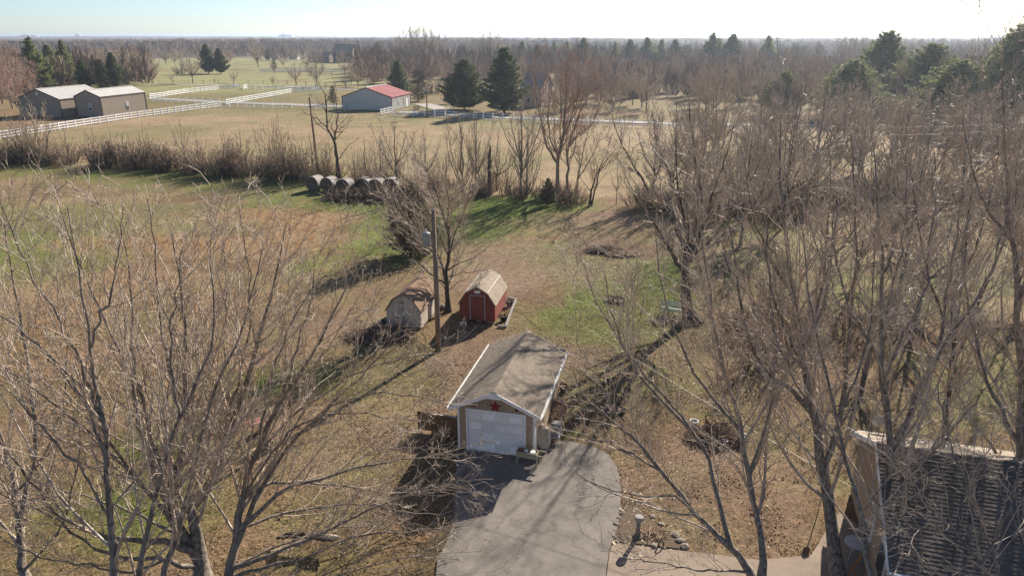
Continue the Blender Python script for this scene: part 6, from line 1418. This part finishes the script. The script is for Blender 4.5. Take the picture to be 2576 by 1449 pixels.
# ---- pines and background trees
def pines(lst):
    for (u, v, vt, pr, h0, wid, lb) in lst: put(pr, u, v, vt, h0, lb, wid=wid, name='pine_tree' if pr not in (C_cedar, C_cedarb) else 'cedar_tree')
pines([(1268, 284, 120, C_pine3, 15, 1.5, 'tallest dark pine at the centre right of the red roofed barn'), (1168, 276, 150, C_pined, 14, 1.35, 'broad dark pine left of the tallest centre pine'),
       (1003, 248, 152, C_pine1, 14, 1.05, 'dark pine directly behind the red roofed barn'), (1052, 255, 178, C_cedarb, 8, 1.5, 'brown green cedar right of the pine behind the red barn'),
       (1130, 262, 235, C_pine2, 14, 1.6, 'low pine branches under the broad dark pine'), (838, 262, 218, C_cedarb, 8, 1.1, 'small brown cedar left of the red roofed barn'),
       (98, 232, 92, C_pine2, 14, .95, 'tall light green pine at the far left'), (140, 226, 112, C_pine2, 14, 1.2, 'wide light green pine right of the tall far left pine'),
       (175, 222, 100, C_pine2, 14, .7, 'narrow pine top above the wide light green pine'), (165, 222, 130, C_pine1, 14, 1.3, 'dark pine behind the tan barns'), (215, 226, 150, C_pine1, 14, 1.0, 'darker pine right of the pines behind the tan barns'),
       (260, 226, 150, C_cedar, 8, 1.5, 'very dark cedar standing over the tan barn roofs'), (292, 222, 132, C_pine1, 14, .9, 'thin green pine right of the very dark cedar'),
       (110, 232, 165, C_pine2, 14, 1.5, 'low yellow green pine branches behind the left barn roof'),
       (525, 186, 112, C_pine1, 14, 1.15, 'round dark evergreen left of its twin in the pasture'), (556, 186, 122, C_pine1, 14, 1.15, 'round dark evergreen right of its twin in the pasture'),
       (690, 176, 150, C_cedar, 8, 1.3, 'small dark evergreen bush far behind the distant fence'),
       (1965, 290, 180, C_pinew, 14, 1.2, 'yellow green flat topped pine in the woods right of centre'), (2130, 300, 150, C_pinew, 14, 1.3, 'yellow green pine left of the big right hand pines'),
       (2205, 270, 78, C_pinew, 14, .95, 'tall hazy pine behind the big right hand pines'), (2320, 290, 110, C_pinew, 14, 1.3, 'hazy wide pine in the middle of the right hand group'),
       (2385, 330, 150, C_pinew, 14, 1.45, 'big bushy pine at the right above the white gravel'), (2525, 330, 62, C_pinew, 14, 1.0, 'tallest pine at the right edge reaching above the horizon'),
       (2460, 310, 190, C_pine2, 14, 1.5, 'lower pine between the bushy pine and the tallest right pine'), (2080, 260, 190, C_pine1, 14, 1.3, 'dark pine partly hidden by twigs left of the right hand pines')])
lr = random.Random(4)
for k, (u, vt, w_) in enumerate([(1312, 104, 1.3), (1350, 112, 1.3), (1393, 104, .9), (1425, 104, .95), (1466, 96, 1.15), (1497, 112, 1.0), (1545, 105, 1.0), (1582, 100, 1.15), (1625, 93, 1.2), (1660, 98, 1.0), (1694, 100, 1.2), (1785, 82, 1.2), (1800, 96, 1.7), (1836, 86, 1.3), (1925, 88, 1.1)]):
    v = 178 + (12 if u > 1700 else 0) + lr.uniform(-4, 4)
    put([C_pine2, C_pine1, C_pine2][k % 3], u, v, vt, 14, 'evergreen standing in the long row against the blue hills', wid=w_, group='row of evergreens below the horizon', name='pine_tree')
def zone(n, u0, u1, v0, v1, hmin, hmax, prs, label, group, seed, mind=5, jitter=None, excl=None):
    r = random.Random(seed); done = []; t = 0
    while len(done) < n and t < n * 60:
        t += 1; u, v = r.uniform(u0, u1), r.uniform(v0, v1); x, y = G(u, v)
        if excl and excl(u, v): continue
        if all((x - a) ** 2 + (y - b) ** 2 > mind ** 2 for a, b in done):
            done.append((x, y)); pr, h0 = r.choice(prs); s = r.uniform(hmin, hmax) / h0
            place(pr, (x, y, 0), r.uniform(0, 6.28), (s * r.uniform(.85, 1.1),) * 2 + (s,), label, 'tree', group, 'bare_tree')
F12 = [(P_far1, 12), (P_far2, 12), (P_far3, 9), (P_far4, 9)]
zone(16, -20, 60, 180, 300, 10, 15, [(P_far4, 9), (P_far4, 9), (P_far2, 12)], 'reddish brown bare tree at the left edge behind the barns', 'reddish trees at the left edge', 1, 7)
zone(16, 190, 390, 165, 212, 9, 13, F12, 'bare tree in the belt behind the tan barns', 'bare trees behind the tan barns', 2, 9)
for (u, v, vt, lb) in [(485, 210, 130, 'single bare tree with a short dark trunk in the left pasture'), (433, 210, 185, 'small vase shaped bare tree left of the single pasture tree'), (590, 209, 178, 'low spreading bare tree in the pasture'), (320, 185, 98, 'large bare oak above the tan barns'),
                       (745, 215, 158, 'narrow crowned bare tree in the pasture'), (798, 218, 140, 'bare tree with forked crown right of the narrow crowned one'), (870, 222, 190, 'small bare tree left of the tan willows'), (385, 212, 140, 'bare tree at the lane corner behind the tan barn'),
                       (650, 172, 100, 'yellowish willow far behind the pasture'), (690, 190, 150, 'tiny bare tree beyond the green pasture'), (540, 212, 196, 'thin young tree by the pasture fence'), (688, 218, 190, 'slim young tree by the lane fence'), (460, 180, 150, 'dark bare bush at the end of the pasture')]:
    put(random.choice([P_far1, P_far2]), u, v, vt, 12, lb)
zone(26, 860, 1130, 178, 222, 7, 10, [(P_far3, 9), (P_far3, 9), (P_far4, 9)], 'tan willow like bare tree in the clump behind the red roofed barn', 'tan trees behind the red barn', 3, 7, excl=lambda u, v: u < 1040 and v > 226)
for k, (u, vt) in enumerate([(985, 98), (1010, 84), (1035, 70), (1052, 64), (1070, 66), (1090, 70), (1108, 82), (1215, 78), (1235, 74), (1252, 84), (1180, 96)]):
    put([P_far1, P_far2][k % 2], u, 172, vt, 12, 'very tall bare tree breaking the skyline above the red roofed barn', wid=.85, group='very tall bare trees on the skyline')
for k, (u, vt) in enumerate([(2115, 82), (2140, 74), (2165, 78), (2230, 72), (2280, 84), (2330, 86), (2430, 92), (1690, 120), (1880, 100), (2490, 60), (2560, 40), (2540, 90)]):
    put([P_far2, P_far1][k % 2], u, 190, vt, 12, 'bare tree top showing against the sky above the right hand woods', wid=.8, group='bare tree tops on the right skyline')
zone(40, 1280, 1780, 205, 285, 8, 12, F12, 'bare tree in the yard woods beyond the right hand fence', 'bare trees beyond the right hand fence', 5, 6, excl=lambda u, v: 1290 < u < 1390 and v > 225)
zone(58, 1750, 2620, 200, 300, 9, 14, F12, 'bare tree in the deep woods below the right hand pines', 'bare trees below the right hand pines', 6, 7)
zone(26, 380, 1000, 150, 172, 8, 12, F12, 'bare tree in the line beyond the green pasture', 'bare trees beyond the pasture', 7, 12)
for (u, v, vt, m_, lb) in [(1090, 235, 190, S_red, 'reddish bush behind the red roofed barn'), (1048, 276, 262, S_red, 'small red bush at the right wall of the red roofed barn'), (1745, 320, 300, S_red, 'wide reddish brown bush behind the right hand fence'), (1800, 322, 302, S_red, 'second reddish brown bush behind the right hand fence'), (455, 187, 165, S_dark, 'dark shrub in the pasture corner')]:
    put(m_, u, v, vt, 2.7, lb, 'bush', name='bush', wid=1.6)

# ------------------------------------------------------------------ far woodland (uncountable)
LM = [(240, 250, 'the tan barns'), (560, 250, 'the paddock fences'), (950, 250, 'the red roofed barn'), (1210, 250, 'the two dark centre pines'), (1400, 330, 'the tall rounded tree'), (1600, 250, 'the row of evergreens'), (1965, 240, 'the flat topped pine'),
      (2130, 250, 'the yellow green pine'), (2300, 240, 'the hazy wide pine'), (2385, 260, 'the big bushy pine'), (2525, 250, 'the tallest right hand pine'), (1740, 560, 'the big dark tree'), (2050, 700, 'the thick trunked maple'), (2230, 800, 'the tall straight maple'),
      (2420, 900, 'the leaning dark tree'), (2390, 1250, 'the dark shingled roof'), (1640, 430, 'the leaning double tree'), (820, 150, 'the distant house'), (830, 470, 'the hay bales'), (1230, 440, 'the broken snag'), (1378, 490, 'the small cedar bush'), (600, 400, 'the dense dark round bush'), (700, 380, 'the tall upright clump'), (100, 350, 'the round reddish tree'), (420, 380, 'the short bushy bare tree'), (250, 380, 'the slim sapling')]
def relabel(groups):
    done = {}
    for o in [o for o in C.objects if o.parent is None and o.get('group') in groups]:
        x, y, z = o.location; zc = z + 3; dz = zc - H; Zd = y * CT - dz * ST
        u = CXP + F * x / Zd; v = CYP - F * (y * ST + dz * CT) / Zd
        lu, lv, nm = min(LM, key=lambda k: (k[0] - u) ** 2 + ((k[1] - v) * 1.6) ** 2)
        rel = ('just left of', 'just right of')[u > lu] if abs(u - lu) > 45 and abs(u - lu) < 130 else ('well left of', 'well right of')[u > lu] if abs(u - lu) >= 130 else ('behind', 'in front of')[v > lv + 20]
        c = o.children[-1].data; h = max(p.co.z for p in list(c.vertices)[::97]) * o.scale[2]
        cat = o['category']; size = 'tall' if h > (11 if cat == 'tree' else 4) else 'low' if h < (8.5 if cat == 'tree' else 2) else 'medium'
        tone = c.materials[0].name; tone = {'twig_red': 'reddish', 'twig_tan': 'tan', 'twig_grey': 'grey brown', 'twig_dark': 'dark', 'twig': 'brown'}.get(tone, 'brown')
        wide = 'broad' if o.scale[0] > o.scale[2] * .98 else 'narrow'
        o['label'] = f'{size} {tone} {wide} {cat} {rel} {nm}'
        done.setdefault(o['label'], []).append((u, o, f'{tone} {cat}' + ('es' if cat == 'bush' else 's') + f' {rel} {nm}'))
    ordn = ['leftmost', 'second from left', 'third from left', 'fourth from left', 'fifth from left']
    for lb, L_ in done.items():
        L_.sort(key=lambda k: k[0]); n = len(L_)
        if n > 1:
            for i, (u, o, g) in enumerate(L_):
                if n <= 5 and len(lb.split()) <= 13: o['label'] = lb + ', ' + (ordn[i] if i < n - 1 or n > 5 else 'rightmost')
                else: o['group'] = g
relabel({'bare trees of the right hand woodlot', 'bare trees below the right hand pines', 'bushes in the left hedgerow', 'bushes in the right hand thicket', 'bare trees beyond the right hand fence', 'bushes in the middle hedgerow', 'saplings in the left hedgerow', 'saplings in the middle hedgerow', 'bare trees beyond the pasture', 'bare trees behind the tan barns', 'tan trees behind the red barn', 'reddish trees at the left edge'})

def far_wood(name, n, r0, r1, hh, tri, seed, label, m, amax=.78, keep=None):
    g = np.random.default_rng(seed)
    r = np.sqrt(g.uniform(r0 ** 2, r1 ** 2, n)); a = g.uniform(-amax, amax, n); x = r * np.sin(a); y = r * np.cos(a)
    k = fbm(x + 900, y, 260, 3) < .60
    k &= ~inside(x, y, poly_px([(380, 260), (380, 158), (900, 150), (900, 235)]))
    if keep is not None: k &= keep(x, y)
    x, y = x[k], y[k]; n = len(x); h = hh * g.uniform(.65, 1.25, n) * (.8 + .5 * fbm(x, y, 90, 2)); z0 = far_hills(x, y)
    N = n * tri; X_ = np.repeat(x, tri); Y_ = np.repeat(y, tri); Hh = np.repeat(h, tri); Z0 = np.repeat(z0, tri)
    f = g.uniform(.25, 1, N); a = g.uniform(0, 6.28, N); rad = Hh * .42 * np.sin(np.pi * np.clip(f * .85 + .1, 0, 1)) * g.uniform(.3, 1.05, N)
    tip = np.stack([X_ + np.cos(a) * rad, Y_ + np.sin(a) * rad, Z0 + Hh * f], 1)
    bs = np.stack([X_ + np.cos(a) * rad * .35, Y_ + np.sin(a) * rad * .35, Z0 + Hh * np.maximum(.05, f - .32)], 1)
    w = (Hh * .022 + .03) * g.uniform(.5, 1.5, N); wd = nrm(g.normal(size=(N, 3))) * w[:, None]
    V = np.stack([bs - wd, bs + wd, tip], 1).reshape(-1, 3)
    return tag(np_mesh(name, V, np.arange(3 * N).reshape(-1, 3), M[m], smooth=False, n=3), label, None, kind='stuff')
far_wood('far_wood', 2600, 300, 620, 11, 84, 1, 'bare grey brown woods beyond the pastures', 'twig_far')
far_wood('far_wood', 7000, 560, 1300, 12, 36, 2, 'distant bare woodland stretching to the hills', 'twig_far')
far_wood('far_wood', 1600, 230, 420, 10, 90, 3, 'bare woods filling the gaps on the right', 'twig_far', keep=lambda x, y: x > .05 * y + 10)
far_wood('far_evergreens', 420, 320, 1200, 9, 60, 4, 'scattered dark evergreens among the distant woods', 'cedar')
# canopy of the farthest woods as rolling ground
rr_ = 1150 * 1.045 ** np.arange(52); aa_ = np.linspace(-.85, .85, 300); RR, AA = np.meshgrid(rr_, aa_, indexing='ij')
x = (RR * np.sin(AA)).ravel(); y = (RR * np.cos(AA)).ravel()
z = far_hills(x, y) + 7 + 5.5 * fbm(x, y, 60, 3) + rng.normal(0, 1.1, len(x)); fieldk = fbm(x + 900, y, 260, 3) > .62; z = np.where(fieldk, far_hills(x, y) + .5, z)
nx2 = len(aa_); I = (np.arange(len(rr_) - 1)[:, None] * nx2 + np.arange(nx2 - 1)[None]).ravel()
m_can = mat('far_canopy', (0.075, 0.06, 0.05), .98, col2=(0.15, 0.12, 0.095), scale=.02, spec=0)
o = np_mesh('hills', np.stack([x, y, z], 1), np.stack([I, I + 1, I + nx2 + 1, I + nx2], 1), m_can, smooth=False); tag(o, 'wooded hills rolling to the horizon', None, kind='structure')

# ------------------------------------------------------------------ haze
hz = MB().box(-9800, 9800, -900, 11900, -18, 30).build('haze', None); tag(hz, 'thin pale haze over the whole countryside', None, kind='stuff')
hm = bpy.data.materials.new('haze'); hm.use_nodes = True; nt = hm.node_tree; nt.nodes.clear()
vo = nt.nodes.new('ShaderNodeVolumePrincipled'); vo.inputs['Color'].default_value = (0.72, 0.84, 1.0, 1); vo.inputs['Density'].default_value = HAZE; vo.inputs['Anisotropy'].default_value = 0.55
mo = nt.nodes.new('ShaderNodeOutputMaterial'); nt.links.new(vo.outputs[0], mo.inputs['Volume']); hz.data.materials.append(hm)
